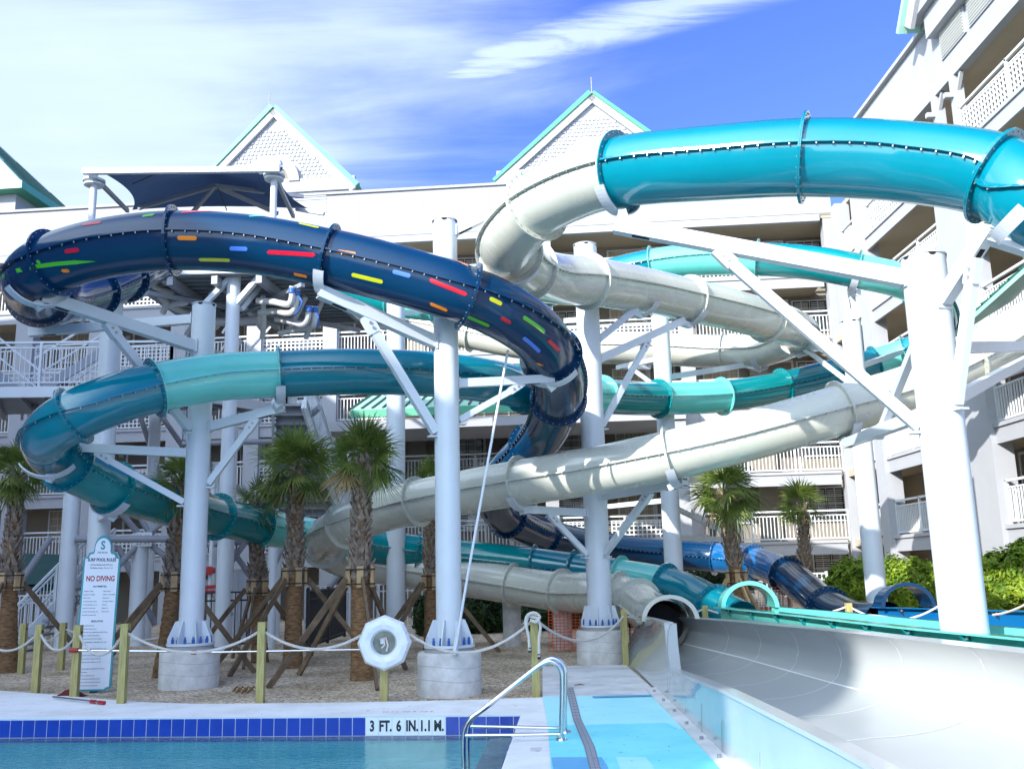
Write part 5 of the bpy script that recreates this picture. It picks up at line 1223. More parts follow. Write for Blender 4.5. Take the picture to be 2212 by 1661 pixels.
# ------------------------------------------------------------------ palms
def palm(px, pyb, pyt, pcx, pcy, rpx, wpx, label, d=None, braces=4, seed=1, lit=False, band=None, nfr=34, boots=.55, bup=0):
    rd = random.Random(seed)
    b = gz(px, pyb) if d is None else at(px, pyb, d); b.z = 0; d = b.y
    root = thing('palm_tree', label, 'palm tree', tuple(b), group='staked cabbage palms')
    pyt -= .42*rpx; pcy -= .2*rpx; top = at(pcx, pyt, d); rT = wpx/2/FPX*d
    H = top.z; pts = []; n = 26; rT *= .88
    bend = Vector((rd.uniform(-.08, .08), rd.uniform(-.1, .1), 0))
    for i in range(n+1):
        t = i/n; p = b.lerp(Vector((top.x, top.y, H)), t)+bend*math.sin(t*math.pi); pts.append(p)
    # trunk surface with ring relief
    rows = []
    for i in range(n*4+1):
        t = i/(n*4); k = t*n; i0 = min(int(k), n-1); p = pts[i0].lerp(pts[i0+1], k-i0)
        r = rT*(1.16-.62*t+.14*math.exp(-t*14))*(.96+.05*rd.random())
        rows.append([p+Vector((math.cos(2*math.pi*j/16), math.sin(2*math.pi*j/16), 0))*(r*(.95+.10*rd.random())) for j in range(16)])
    for r in rows: r.append(r[0])
    MB().grid(rows).build('trunk', m_trunk, root, True)
    # old leaf boots (criss-cross)
    mb = MB(); z0 = 1-boots; lev = int(34*boots*H/3.6)+4
    for a in range(lev):
        t = z0+(1-z0)*a/(lev-1); k = min(t, .999)*n; i0 = int(k); p = pts[i0].lerp(pts[i0+1], k-i0); r = rT*(1.12-.62*t)
        for q in range(8):
            an = 2*math.pi*(q+(a % 2)*.5)/8+rd.uniform(-.12, .12)+a*.21; c = Vector((math.cos(an), math.sin(an), 0)); s = Vector((-c.y, c.x, 0)); L_ = rd.uniform(.15, .25)*(1.2 if a < 6 else .9); w_ = r*.40
            tilt = s*rd.choice((-1, 1))*.09; o = rd.uniform(.35, .75) if a > 4 else rd.uniform(.25, 1.1)
            A = p+c*(r*.92)-s*w_; B = p+c*(r*.92)+s*w_; tip = p+c*(r*1.02+L_*.30*o)+Vector((0, 0, L_))+tilt; w2 = w_*.38
            C_, D_ = tip+s*w2, tip-s*w2; mid = p+c*(r*1.12+.03)+Vector((0, 0, L_*.3))
            mb.add([A, B, C_, D_, mid, tip+c*.025], [(0, 4, 5, 3), (4, 1, 2, 5), (0, 1, 4), (3, 5, 2), (0, 3, 2, 1)])
    mb.build('leaf_boots', m_boot, root)
    # crown
    R_ = rpx/FPX*d*1.13; cc = at(pcx, pcy, d); base = Vector((top.x, top.y, H+.04)); mb = MB(); st = MB(); dry = MB()
    nf = int(nfr*.72)
    for f in range(nf):
        az = 2*math.pi*(f*.381966)+rd.uniform(-.35, .35); u = (f+.5)/nf
        el = math.radians(84-132*u**1.1+rd.uniform(-9, 9)+bup); e = Vector((math.cos(az)*math.cos(el), math.sin(az)*math.cos(el), math.sin(el)))
        pl = R_*rd.uniform(.30, .52); bl = R_*rd.uniform(.62, .86)
        hubp = base+e*pl+Vector((0, 0, -.12*pl*math.cos(el)))
        st.pipe([base, base.lerp(hubp, .5)+Vector((0, 0, .03)), hubp], [.017, .012, .009], 4)
        ax = (e+Vector((0, 0, -.22))).normalized(); sd = ax.cross(Vector((0, 0, 1)))
        if sd.length < .1: sd = Vector((1, 0, 0))
        sd.normalize(); nm = sd.cross(ax).normalized(); rollf = rd.uniform(-1.0, 1.0); sd2 = sd*math.cos(rollf)+nm*math.sin(rollf); nm2 = nm*math.cos(rollf)-sd*math.sin(rollf)
        nb = 27; M_ = dry if (u > .90 and rd.random() < .45) else mb; span = math.radians(rd.uniform(150, 215)); spl = rd.uniform(.40, .55)
        for k in range(nb):
            th = (k/(nb-1)-.5)*span+rd.uniform(-.025, .025); l = bl*(1-.25*abs(th)/1.8)*rd.uniform(.88, 1.08)
            dd = ax*math.cos(th)+sd2*math.sin(th); dd = (dd+nm2*(-.25*abs(math.sin(th))+(.05 if k % 2 else -.05)+rd.uniform(-.03, .03))).normalized()
            sdv = dd.cross(nm2).normalized(); p0 = hubp; droop = rd.uniform(.08, .60); half = span/nb*.5
            prev = None
            for t in (0, .22, spl, .72, .88, 1.0):
                p = p0+dd*(l*t)+Vector((0, 0, -l*droop*max(0, t-.25)**2.2))
                wq = min(l*t*half*1.02+.002, l*spl*half)*(1 if t <= spl else max(.06, (1-t)/(1-spl))**.75)*(1 if t <= spl else .85)
                cur = (p-sdv*wq, p+sdv*wq)
                if prev: M_.add([prev[0], prev[1], cur[1], cur[0]], [(0, 1, 2, 3)])
                prev = cur
    mb.build('crown', m_frond, root); st.build('petioles', m_frond, root)
    if dry.f: dry.build('dry_fronds', m_frondd, root)
    # stake collar and braces
    if band:
        zb = at(px, band, d).z; mid = pts[min(n, int(n*zb/H))]; rr = rT*1.22
        for dz in (-.16, .06): MB().cyl(Vector((mid.x, mid.y, zb+dz-.012)), Vector((mid.x, mid.y, zb+dz+.012)), rr+.045, n=20, caps=False).build('strap', m_strap, root)
        a0 = rd.uniform(0, 1.2)
        for k in range(braces+1):
            an = a0+2*math.pi*k/(braces+1); c = Vector((math.cos(an), math.sin(an), 0)); MB().box(Vector((mid.x, mid.y, zb-.05))+c*(rr+.015), (.045, .10, .32), Matrix.Rotation(an, 3, 'Z')).build('batten', m_bracel, root)
        for k in range(braces):
            an = a0+2*math.pi*k/(braces+1)+.15; c = Vector((math.cos(an), math.sin(an), 0)); q = Vector((mid.x, mid.y, zb-.08))+c*(rr+.05); e = Vector((b.x, b.y, 0))+c*(zb*.82+rr)
            MB().beam(q, e, .042, .085).build('brace', m_bracel if lit else m_brace, root)  # sunlit palm takes the paler lumber: sunlight put into the brace colour
    return root
palm(16, 1452, 1062, 38, 985, 72, 40, 'cabbage palm at the left edge with an orange lower trunk', seed=3, band=1250)
palm(352, 1462, 1085, 388, 1005, 82, 40, 'cabbage palm standing just left of the white column with the long arms', seed=5, band=1250, braces=4)
palm(562, 1430, 1120, 553, 1045, 62, 34, 'shorter cabbage palm, leftmost of the pair between the left and middle pedestals', seed=8, band=1262, nfr=28)
palm(632, 1442, 1058, 640, 985, 92, 40, 'cabbage palm with the widest dense crown, right one of the pair between the pedestals', seed=12, band=1240, nfr=44)
palm(784, 1468, 1035, 786, 955, 82, 48, 'tallest cabbage palm with the thickest trunk directly behind the octagonal buoy', seed=21, band=1238, nfr=40, bup=6)
palm(932, 1415, 1070, 930, 1015, 52, 34, 'narrow cabbage palm half hidden just left of the middle column', seed=33, band=1250, nfr=26)
palm(1612, 1305, 1105, 1562, 1045, 82, 36, 'sunlit cabbage palm with pale stakes in front of the blue tube', d=20.5, seed=44, band=1242, nfr=34, lit=True, braces=4, boots=.5)
palm(1740, 1330, 1120, 1733, 1065, 54, 28, 'small slim cabbage palm in front of the right gallery railings', d=25.5, seed=58, nfr=24, band=None, bup=14)
# ------------------------------------------------------------------ shrubs
def shrub(name, label, blobs, m, n, ls, seed, group=None):
    rd = random.Random(seed); B = [(at(x, y, d), rx/FPX*d, ry/FPX*d) for x, y, d, rx, ry in blobs]
    root = thing(name, label, 'shrub', tuple(B[0][0].xy)+(0,), group=group); mb = MB(); sm = MB()
    tot = sum(b[1]*b[2] for b in B)
    for c, rx, rz in B:
        for _ in range(int(n*rx*rz/tot)):
            v = Vector((rd.gauss(0, 1), rd.gauss(0, 1), rd.gauss(0, 1))).normalized(); f = rd.random()**.33
            lump = 1+.16*math.sin(v.x*7+c.x)*math.sin(v.z*6+1)+.10*math.sin(v.y*9+v.x*11)+rd.uniform(-.05, .06)
            p = c+Vector((v.x*rx, v.y*min(rx, 1.4), v.z*rz))*(f*lump)
            if p.z < .02: p.z = rd.uniform(.02, .5)
            nn = (v+Vector((rd.uniform(-.8, .8), rd.uniform(-.8, .8), rd.uniform(-.3, .9)))).normalized(); a = nn.orthogonal().normalized(); q = rd.uniform(0, 6.28); a = a*math.cos(q)+nn.cross(a)*math.sin(q); b_ = nn.cross(a); l = ls*rd.uniform(.6, 1.25)
            mb.add([p-a*l, p+b_*l*.42+nn*l*.1, p+a*l, p-b_*l*.42+nn*l*.1], [(0, 1, 2, 3)])
        for k in range(5):
            q = c+Vector((rd.uniform(-.6, .6)*rx, rd.uniform(-.4, .4), rd.uniform(0, .4)*rz)); sm.pipe([(c.x+rd.uniform(-.15, .15), c.y, 0), ((c.x+q.x)/2, c.y, q.z*.5), q], [.03, .02, .01], 5)
    mb.build('foliage', m, root); sm.build('stems', m_trunk, root)
SG = 'clipped shrubs along the hotel wall'
shrub('flowering_shrub', 'bright green shrub in sun at the far right edge beyond the thickest column', [(2165, 1262, 17.5, 62, 66), (2225, 1240, 17, 50, 70), (2122, 1262, 18, 34, 58)], m_leaf, 24000, .06, 4, SG)
shrub('flowering_shrub', 'bright green shrub between the two right columns', [(1980, 1270, 21.5, 60, 60), (1935, 1268, 22, 46, 62), (2050, 1275, 20.5, 34, 50)], m_leaf, 19000, .06, 5, SG)
shrub('flowering_shrub', 'bright green shrub left of the column that rises behind the navy flume', [(1838, 1268, 23.5, 46, 58), (1800, 1285, 23.8, 26, 42), (1870, 1262, 23.2, 40, 55)], m_leaf, 16000, .065, 6, SG)
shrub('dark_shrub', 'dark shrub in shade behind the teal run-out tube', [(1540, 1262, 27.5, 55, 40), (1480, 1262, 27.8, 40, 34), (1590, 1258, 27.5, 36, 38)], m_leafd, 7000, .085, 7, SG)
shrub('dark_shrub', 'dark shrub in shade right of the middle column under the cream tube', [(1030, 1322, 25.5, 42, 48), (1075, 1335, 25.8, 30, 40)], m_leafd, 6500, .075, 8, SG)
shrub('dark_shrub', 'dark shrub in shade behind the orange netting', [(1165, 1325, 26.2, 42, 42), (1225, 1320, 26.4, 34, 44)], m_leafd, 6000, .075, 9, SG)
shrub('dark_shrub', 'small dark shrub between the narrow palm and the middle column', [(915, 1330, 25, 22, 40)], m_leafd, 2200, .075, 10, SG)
# ------------------------------------------------------------------ rope fence
def rope(a, b, sag, r=.0165, n=40, label=None):
    a, b = Vector(a), Vector(b); pts = [a.lerp(b, i/n)-Vector((0, 0, sag*4*(i/n)*(1-i/n))) for i in range(n+1)]
    t = thing('rope', label, 'rope', tuple(a), group='swagged white ropes of the rope fence')
    L_ = sum((pts[i+1]-pts[i]).length for i in range(n)); m = int(L_/.012); fine = []
    for i in range(m+1):
        k = i/m*n; i0 = min(int(k), n-1); fine.append(pts[i0].lerp(pts[i0+1], k-i0))
    for s in range(3):
        sp = []
        for i, p in enumerate(fine):
            tt = (fine[min(i+1, m)]-fine[max(i-1, 0)]).normalized(); u = tt.cross(Vector((0, 0, 1))).normalized(); v = u.cross(tt); an = i*.95*.012/.0165*.9+s*2.094; sp.append(p+u*(r*.55*math.cos(an))+v*(r*.55*math.sin(an)))
        MB().pipe(sp, r*.62, 5).build('strand', m_rope, t, True)
    return t
def wpost(px, pyt, pyb, label, w=.095, z0=None):
    b = gz(px, pyb); zt = zat(px, pyt, b.y); t = thing('wooden_post', label, 'post', tuple(b), group='wooden posts of the rope fence')
    MB().bx(b.x-w/2, b.x+w/2, b.y-w/2, b.y+w/2, -.1, zt).build('post', m_wood, t)
    h = MB()
    for s in (-1, 1): h.cyl((b.x+s*(w/2+.001), b.y, zt-.10), (b.x+s*(w/2+.003), b.y, zt-.10), .021, n=12)
    h.build('rope_hole', m_dark, t); return Vector((b.x, b.y, zt-.10))
q1 = wpost(262, 1347, 1522, 'weathered front post at the gravel edge between the rules sign and the left pedestal')
q2 = wpost(562, 1343, 1519, 'pale green-yellow front post between the left pedestal and the octagonal buoy')
q3 = wpost(160, 1350, 1507, 'front post overlapping the left side of the rules sign')
q4 = wpost(76, 1349, 1497, 'front post at the left between the palm and the rules sign')
q5 = wpost(45, 1346, 1455, 'thin rear post nearest the left edge palm')
q6 = wpost(131, 1345, 1447, 'rear post behind the front posts left of the rules sign', .10)
q7 = wpost(830, 1395, 1515, 'post carrying the octagonal buoy')
q8 = wpost(1158, 1322, 1506, 'post with the big hanging rope knot beside the handrail')
q9 = wpost(1352, 1316, 1438, 'post between the far pedestal and the tunnel mouth')
q10 = gz(1520, 1400, .0); 
def wpost_d(px, pyt, d, label, w=.095):
    b = at(px, 1300, d); b.z = 0; zt = zat(px, pyt, d); t = thing('wooden_post', label, 'post', tuple(b), group='wooden posts of the rope fence'); MB().bx(b.x-w/2, b.x+w/2, b.y-w/2, b.y+w/2, -.1, zt).build('post', m_wood, t); return Vector((b.x, b.y, zt-.05))
q10 = wpost_d(1521, 1308, 17.0, 'post top showing behind the white tunnel mouth against the teal tube')
q11 = wpost_d(1832, 1302, 16.2, 'post top showing in front of the bright shrubs between flumes')
qL = gz(-60, 1490); qL.z = q4.z-.0
rope(q1, q2, .27, label='rope between the post right of the rules sign and the pale front post'); rope(q3, q1, .30, label='rope crossing the lower rules sign'); rope(q4, q3, .25, label='rope between the two front posts left of the rules sign')
rope(qL, q4, .28, label='rope running out of the picture at the left edge'); rope(q5, q6, .22, .014, label='rear rope between the two back posts at the left'); rope(q6, at(400, 1362, q6.y-.5), .2, .014, label='rear rope passing behind the rules sign')
qb1, qb2 = at(780, 1372, q7.y), at(882, 1368, q7.y)
rope(q2, qb1, .20, label='rope from the pale front post to the octagonal buoy'); rope(qb2, q8-Vector((.04, 0, .02)), .30, label='rope from the octagonal buoy across the middle pedestal to the knotted post')
rope(q8+Vector((0, .02, .03)), q9, .34, label='rope from the knotted post to the post by the far pedestal'); rope(q9, q10, .12, .015, label='short rope from the far pedestal post behind the tunnel mouth'); rope(q10, q11, .22, .015, label='rope behind the flumes between the two far post tops'); rope(q11, at(2040, 1300, 15.2), .25, .015, label='rope right of the post between flumes'); rope(at(2145, 1328, 14), at(2260, 1275, 12.5), .06, .015, label='rope at the right edge in front of the bright shrub')
kn = thing('rope_knot', 'big loose rope knot with two dangling ends on the post beside the handrail', 'rope', tuple(q8))
c = q8+Vector((0, -.075, .03)); pts = []
def strand3(pts, r=.0175):
    f, _ = crom([Vector(p) for p in pts], 14)
    for s in range(3):
        sp = []; acc = 0
        for i, p in enumerate(f):
            if i: acc += (f[i]-f[i-1]).length
            tt = (f[min(i+1, len(f)-1)]-f[max(i-1, 0)]).normalized(); u = tt.cross(Vector((.3, 1, .2))).normalized(); v = u.cross(tt); an = acc*62+s*2.094; sp.append(p+u*(r*.55*math.cos(an))+v*(r*.55*math.sin(an)))
        MB().pipe(sp, r*.62, 6).build('strand', m_rope, kn, True)
strand3([c+Vector((.02, .02, .02)), c+Vector((-.06, -.03, .03)), c+Vector((-.10, -.03, -.06)), c+Vector((-.075, -.02, -.22)), c+Vector((-.065, -.01, -.42))])
strand3([c+Vector((-.04, -.04, .02)), c+Vector((.03, -.05, .0)), c+Vector((.075, -.03, -.08)), c+Vector((.055, -.02, -.25)), c+Vector((.05, -.01, -.50))])
strand3([c+Vector((-.12, -.01, -.07)), c+Vector((-.08, -.06, .04)), c+Vector((0, -.06, .07)), c+Vector((.07, -.04, .02)), c+Vector((.02, -.07, -.04)), c+Vector((-.05, -.06, -.02))])
for dx, dz in ((-.065, -.42), (.05, -.50)):
    MB().cyl(c+Vector((dx, -.01, dz-.0)), c+Vector((dx, -.01, dz+.03)), .021, n=10).cyl(c+Vector((dx, -.01, dz+.05)), c+Vector((dx, -.01, dz+.065)), .021, n=10).build('whipping', m_black, kn)
# ------------------------------------------------------------------ ring buoy in its octagonal case
by = thing('ring_buoy_case', 'white octagonal ring buoy case with a round clear window on a wooden post', 'life buoy', tuple(q7))
bc = at(830.5, 1388, q7.y-.12); rb = 52.5/FPX*bc.y/math.cos(math.pi/8)
mb = MB(); prof = [(0.0, .05), (.44, .05)]
def octo(r, y, rot=math.pi/8): return [bc+Vector((r*math.cos(rot+k*math.pi/4), y, r*math.sin(rot+k*math.pi/4))) for k in range(9)]
def circ(r, y, n=9): return None
K = 64
def blend(f, rc, ro, y):
    out = []
    for k in range(K+1):
        a = 2*math.pi*k/K; aa = (a+math.pi/8*0) % (math.pi/4)-math.pi/8; oc = ro*math.cos(math.pi/8)/math.cos(aa); r = rc*(1-f)+oc*f; out.append(bc+Vector((r*math.cos(a), y, r*math.sin(a))))
    return out
rw = 23.5/FPX*bc.y
rows = [blend(0, rw, rb, .01), blend(0, rw, rb, -.03), blend(0, rw*1.18, rb, -.075), blend(.15, rw*1.6, rb*.78, -.095), blend(.6, rb*.86, rb*.90, -.075), blend(1, rb, rb*.97, -.03), blend(1, rb, rb*1.0, .0), blend(1, rb, rb*1.0, .03), blend(1, rb, rb*.96, .07)]
MB().grid(rows).build('case', m_vinyl, by, True); MB().grid([blend(1, rb, rb*.96, .07), blend(0, .001, rb, .07)]).build('back_panel', m_vinyl, by)
MB().grid([blend(0, .001, rb, .0), blend(0, rw, rb, .0)]).build('window_backing', m_black, by)
mcp = MB().grid([blend(0, .001, rb, -.028), blend(0, rw, rb, -.026)]).build('window', mat('clear_pvc', (.10, .11, .09), rough=.15, spec=.8, col2=(.22, .24, .20), vscale=8), by)
st = MB(); st.pipe([bc+Vector((.02, -.04, .07)), bc+Vector((.05, -.045, -.03)), bc+Vector((.03, -.045, -.10))], .012, 6).pipe([bc+Vector((-.05, -.04, .04)), bc+Vector((.0, -.045, .06)), bc+Vector((.01, -.04, -.02)), bc+Vector((-.03, -.04, -.06))], .013, 6); st.build('throw_line', m_rope, by, True)
MB().box(bc+Vector((.02, -.042, .035)), (.035, .01, .045)).build('red_tab', m_red, by); MB().box(bc+Vector((-.02, -.041, .02)), (.05, .01, .06)).build('white_tab', m_rail, by)
gm = MB()
for k in (0, 3, 4, 7): p = blend(1, rb, rb*.93, -.05)[k*8+4]; gm.cyl(p, p-Vector((0, .012, 0)), .010, n=8)
gm.build('grommet', m_grout, by)
# ------------------------------------------------------------------ rules sign
sp0 = gz(197, 1496); sd_ = sp0.y
def SP(px, py): return at(px, py, sd_)
tl_, bl_2 = SP(172, 1210), SP(166, 1488)
sg = thing('rules_sign', 'tall white surf pool rules sign with teal border and arched top', 'sign', tuple(sp0))
cxs = at(203, 1340, sd_); Wd = .235; tilt = math.radians(2.0); rotz = math.radians(9)
zt_ = zat(205, 1205, sd_); zb_ = zat(200, 1488, sd_); x0 = at(201, 1488, sd_).x; Hs = zt_-zb_
Ms = Matrix.Translation(Vector((x0, sd_-.04, zb_))) @ Matrix.Rotation(rotz, 4, 'Z') @ Matrix.Rotation(math.radians(90), 4, 'X') @ Matrix.Rotation(-math.radians(1.2), 4, 'Z')
def SM(x, y, z=0): return Ms @ Vector((x, y, z))
def outline(s, top=.20, base=0.0):
    w = Wd+s; P = [(-w, -s-base), (w*.72, -s-base), (w*.78, .02-s), (w, .035-s), (w, Hs-.015), (w*.80, Hs+s), (w*.72, Hs+.05+s), (w*.50, Hs+.065+s), (w*.46, Hs+.10+s)]
    rr = w*.46; P += [(rr*math.cos(a*math.pi/12), Hs+.14+s*.5+(.15+s)*math.sin(a*math.pi/12)) for a in range(13)]; P += [(-w*.46, Hs+.10+s), (-w*.50, Hs+.065+s), (-w*.72, Hs+.05+s), (-w*.80, Hs+s), (-w, Hs-.015)]
    return P
MB().slab([SM(x, y, -.02) for x, y in outline(.022)], SM(0, 0, .03)-SM(0, 0, 0)).build('border_panel', m_signt, sg)
MB().slab([SM(x, y, .0105) for x, y in outline(-.004)], SM(0, 0, .004)-SM(0, 0, 0)).build('face', m_signw, sg)
MB().beam(Vector((x0+.0, sd_+.03, -.1)), Vector((x0, sd_+.03, zt_)), .10, .06).build('post', m_signb, sg)
def stx(body, x, y, size, m=m_txt, align='CENTER', bold=0.0, sq=.9, nm='lettering'):
    text_mesh(sg, nm, body, size, Ms @ Matrix.Translation((x, y, .0155)), m, align=align, bold=bold, squeeze=sq, extrude=.0004)
stx('S', 0, Hs+.175, .17, m_signt, bold=.006, sq=.8); stx('SURF SPLASH', 0, Hs+.075, .030, bold=.0005, sq=.8)
stx('SURF POOL RULES', 0, Hs-.03, .062, bold=.002, sq=.78); stx('Surf Pool Bathing Load: 42 Persons', 0, Hs-.10, .030, bold=.0005, sq=.72); stx('Pool Maximum Depth - 3 ft. 6 in. 1.1 m', 0, Hs-.145, .027, bold=.0005, sq=.72)
stx('NO DIVING', 0, Hs-.30, .105, m_txtr, bold=.003, sq=.72); stx('NOT PERMITTED', 0, Hs-.41, .034, bold=.001, sq=.72)
left = ['Smoking or Vaping', 'Running or Horseplay', 'Glass or Cans', 'Food or Beverages in pool', 'Food and Beverages are not', 'allowed on the pool deck', 'including bottled of water. Only', 'Pets unless in medical need']; right = ['Vulgar language', 'Diapers or street clothes', 'Breath games', 'Carrying on Shoulders', 'Chewing', 'Rubber rafts', 'Private lessons']
for i, s in enumerate(left): stx(s, -.215, Hs-.475-i*.048, .026, align='LEFT', sq=.66)
for i, s in enumerate(right): stx(s, .05, Hs-.475-i*.048, .026, align='LEFT', sq=.66)
stx('REGULATIONS', 0, Hs-.90, .034, bold=.001, sq=.72)
body = ['Do not swallow pool water.', 'Shower before entering the pool.', 'All children must be accompanied by an adult at all times.', 'Lifejackets are available at the towel hut.', 'Do not swim if you are ill or have an infection.', 'Swimmers and guardians are responsible for their safety.', '', 'Guests under must be supervised at all times by an adult', '', 'Incoming children must swim in arms of an approved', 'adult at all times when in the water of the pool.', 'Please report any unsafe conditions to the staff.', '', 'Observe all posted signs. Surf stand to be used with care', 'only with permission.', 'No glass in or around the pool area.', 'Lost items and towels may be claimed at the hut.', 'Pool hours are posted at the entrance of the deck.', 'Management may close the pool at any time.']
for i, s in enumerate(body): 
    if s: stx(s, -.215, Hs-.96-i*.046, .026, align='LEFT', sq=.62)
# ------------------------------------------------------------------ poles, net, small things
rp = thing('rescue_pole', 'long aluminium pole with red ends hanging along the rope fence', 'pole', tuple(at(250, 1405, 14)))
p = at(160, 1404, 13.5); q = at(462, 1406, 13.9); q2_ = at(420, 1407, 13.85); MB().cyl(p, q2_, .016, n=10).build('pole', m_chrome, rp, True); MB().cyl(p-Vector((.06, 0, 0)), p+Vector((.06, 0, 0)), .03, n=10).build('red_grip', m_red, rp); r = at(419, 1408, 13.9); c_ = at(251+165, 1409, 13.8); MB().cyl(at(414, 1409, 13.8), at(424, 1409, 13.8), .03, n=10).build('red_grip', m_red, rp)
r2 = at(262+0, 1407, 13.4)
MB().cyl(at(416, 1409, 13.8), at(802, 1402, 14.2), .014, n=10).build('pole', m_chrome, rp, True)
gp = thing('cleaning_pole', 'aluminium pool pole with red sleeves lying on the concrete edge', 'pole', tuple(gz(170, 1510)))
a, b = gz(115, 1505, .05), gz(213, 1516, .05); MB().cyl(a, b, .016, n=10).build('pole', m_chrome, gp, True)
for t0, t1 in ((.84, .94), (1.0, 1.12)): MB().cyl(a.lerp(b, t0), a.lerp(b, t1), .024, n=10).build('red_sleeve', m_red, gp)
rg = thing('red_bag', 'crumpled dark red bag on the gravel at the foot of the rules sign', 'bag', tuple(gz(160, 1503)))
a = gz(152, 1504, 0); rows = []
for i in range(7):
    rows.append([Vector((a.x-.22+.44*j/10, a.y-.1+.2*i/6, max(0.005, .09*math.sin(math.pi*j/10)*math.sin(math.pi*i/6)+rnd.uniform(-.012, .012)))) for j in range(11)])
MB().grid(rows).build('fabric', mat('maroon_fabric', (.10, .008, .012), rough=.9), rg)
tg = thing('twig', 'short dark twig lying on the bare concrete path', 'twig', tuple(gz(1395, 1478))); a = gz(1218, 1479, .03); tw0 = at(0, 0, 1)
a = gz(1395-157, 1480, .035); a = gz(1240, 1480, .035); 
MB().pipe([gz(1216+25, 1479, .03), gz(1228+25, 1477.5, .03), gz(1238+25, 1478.5, .03)], [.006, .008, .004], 6).build('stem', m_trunk, tg)
nt_ = thing('safety_net', 'orange plastic safety netting round the concrete post behind the far pedestal', 'netting', tuple(gz(1215, 1400)))
def net(par, px0, px1, pyt, pyb, d, m, nm='netting', st=.07):
    a, b = at(px0, pyb, d), at(px1, pyb, d); zt = zat((px0+px1)/2, pyt, d); zb = max(.02, a.z); mb = MB(); n = int((b-a).length/st)
    for i in range(n+1): x = a.lerp(b, i/n); x.z = 0; x.y += .05*math.sin(i*.5); mb.beam(x+Vector((0, 0, zb)), x+Vector((.01, 0, zt)), .012, .006, (0, 1, 0))
    k = int((zt-zb)/(st*.8))
    for j in range(k+1):
        z = zb+(zt-zb)*j/k
        for i in range(n): p = a.lerp(b, i/n); q = a.lerp(b, (i+1)/n); p.z = q.z = z; p.y += .05*math.sin(i*.5); q.y += .05*math.sin((i+1)*.5); mb.beam(p, q, .006, .012)
    mb.build(nm, m, par)
net(nt_, 1186, 1262, 1312, 1408, 19.2, m_net)
n2_ = thing('safety_net', 'orange netting on thin stakes right of the far pedestal', 'netting', tuple(gz(1365, 1420))); net(n2_, 1322, 1392, 1305, 1425, 17.6, m_net)
for px in (1318, 1362): p = at(px, 1400, 17.55); MB().cyl((p.x, p.y, 0), (p.x, p.y, zat(px, 1298, 17.55)), .012, n=6).build('stake', m_black, n2_)
n3_ = thing('safety_net', 'white and orange netting beyond the teal flume under the braced palm', 'netting', tuple(at(1690, 1320, 22).xy)+(0,)); net(n3_, 1640, 1735, 1268, 1320, 23.5, m_net); net(n3_, 1620, 1700, 1275, 1310, 23.3, m_netw)
for px, yt, yb, w, lab, dd in ((1107, 1302, 1396, 38, 'round concrete post carrying the cream tube behind the middle column', None), (1217, 1318, 1404, 38, 'concrete post wrapped by orange netting', None)):
    b = gz(px, yb); t = thing('concrete_post', lab, 'post', tuple(b)); r = w/2/FPX*b.y; MB().cyl((b.x, b.y, 0), (b.x, b.y, zat(px, yt, b.y)), r, n=24).build('shaft', m_conc, t, True)
    MB().cyl((b.x, b.y, zat(px, yt, b.y)+.002), (b.x, b.y, zat(px, yt, b.y)+.03), r*1.08, n=24).build('cradle', m_steel2, t)
lv_ = thing('palm_debris', 'dark dried palm boot lying on the gravel left of the left pedestal', 'debris', tuple(gz(525, 1503))); 
for k in range(7):
    a = gz(503+k*6, 1494+(k % 2)*3, .0); MB().pipe([a, a+Vector((.05, .03, .07)), a+Vector((.12, .0, .02))], [.02, .015, .004], 5).build('husk', m_trunk, lv_)
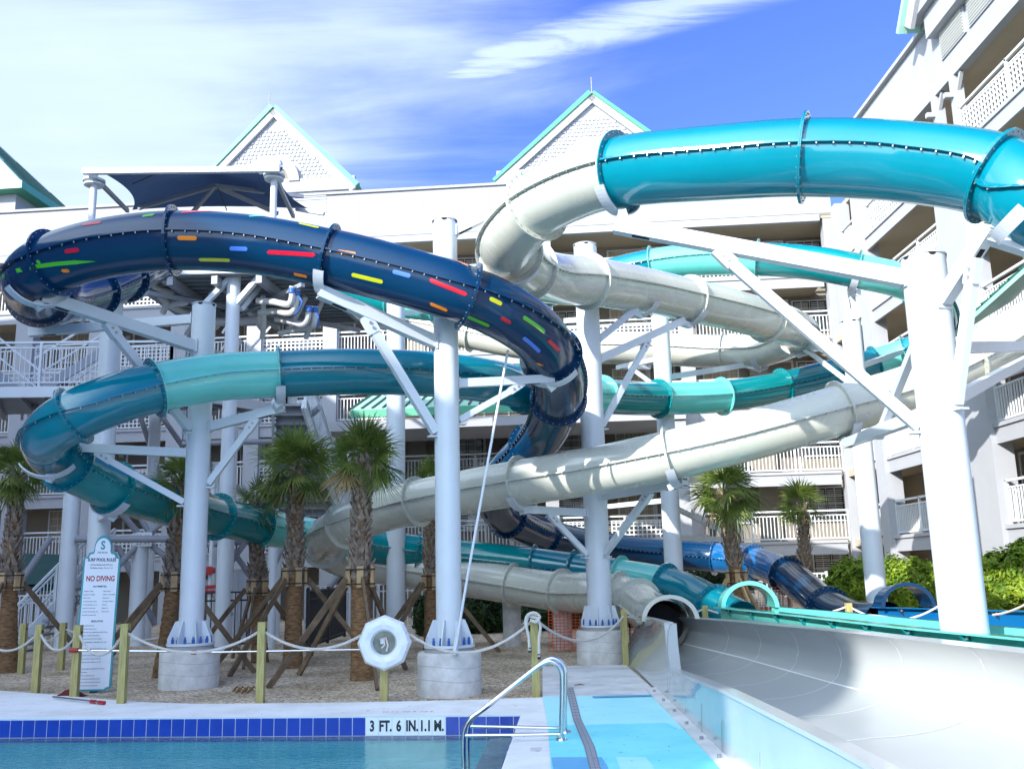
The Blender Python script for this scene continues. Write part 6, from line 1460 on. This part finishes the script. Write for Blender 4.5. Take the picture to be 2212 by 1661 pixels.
# exit style signs and clutter on gallery: small red lamps
ex = thing('exit_sign', 'small dark exit sign glowing red under the top gallery near the corner', 'sign', tuple(C0))
x, z = HP(1903, 481, FY+.6); c = C0+hu*x+hv*(FY+.6); c.z = z; MB().box(c, (.42, .06, .26), Matrix.Rotation(PH, 3, 'Z')).build('housing', m_dark, ex)
mx_ = Matrix.Translation(c-hv*.034) @ Matrix.Rotation(PH, 4, 'Z') @ Matrix.Rotation(math.radians(90), 4, 'X')
m_ex = mat('exit_red', (.6, .02, .02)); m_ex.node_tree.nodes['Principled BSDF'].inputs['Emission Color'].default_value = (.9, .03, .02, 1); m_ex.node_tree.nodes['Principled BSDF'].inputs['Emission Strength'].default_value = .5
text_mesh(ex, 'lettering', 'EXIT', .17, mx_, m_ex, bold=.003)
ab = thing('alarm_box', 'red fire alarm box on the gallery wall beside the right shuttered window', 'alarm box', tuple(C0))
for px, py in ((1806, 570),):
    x, z = HP(px, py, YB-.1); c = C0+hu*x+hv*(YB-.1); c.z = z; MB().box(c, (.22, .12, .34), Matrix.Rotation(PH, 3, 'Z')).build('case', m_red, ab); MB().cyl(c-hv*.07+Vector((0,0,-.02)), c-hv*.061+Vector((0,0,-.02)), .06, n=12).build('button', m_rail, ab)

ll = MB(); rl_ = random.Random(77)
for k in range(150):
    px, py = (rl_.uniform(0, 1170), rl_.uniform(1500, 1546)) if k % 3 else (rl_.uniform(1180, 1500), rl_.uniform(1445, 1655))
    p = gz(px, py, .042)
    if p.x > 1.55: continue
    a = rl_.uniform(0, 6.3); l = rl_.uniform(.006, .022); u = Vector((math.cos(a), math.sin(a), 0))*l; v = Vector((-math.sin(a), math.cos(a), 0))*l*.35
    if (p-c_fr).dot(dn_) > .02 and p.x < c_fr.x: continue
    ll.add([p-u, p-v, p+u, p+v], [(0, 1, 2, 3)])
for k in range(420):
    p = gz(rl_.uniform(-50, 1170), rl_.uniform(1400, 1508), .006); a = rl_.uniform(0, 6.3); l = rl_.uniform(.008, .03); u = Vector((math.cos(a), math.sin(a), .2))*l; v = Vector((-math.sin(a), math.cos(a), .1))*l*.3
    ll.add([p-u, p-v, p+u, p+v], [(0, 1, 2, 3)])
tag(ll.build('leaf_litter', m_trunk), None, None, kind='stuff')
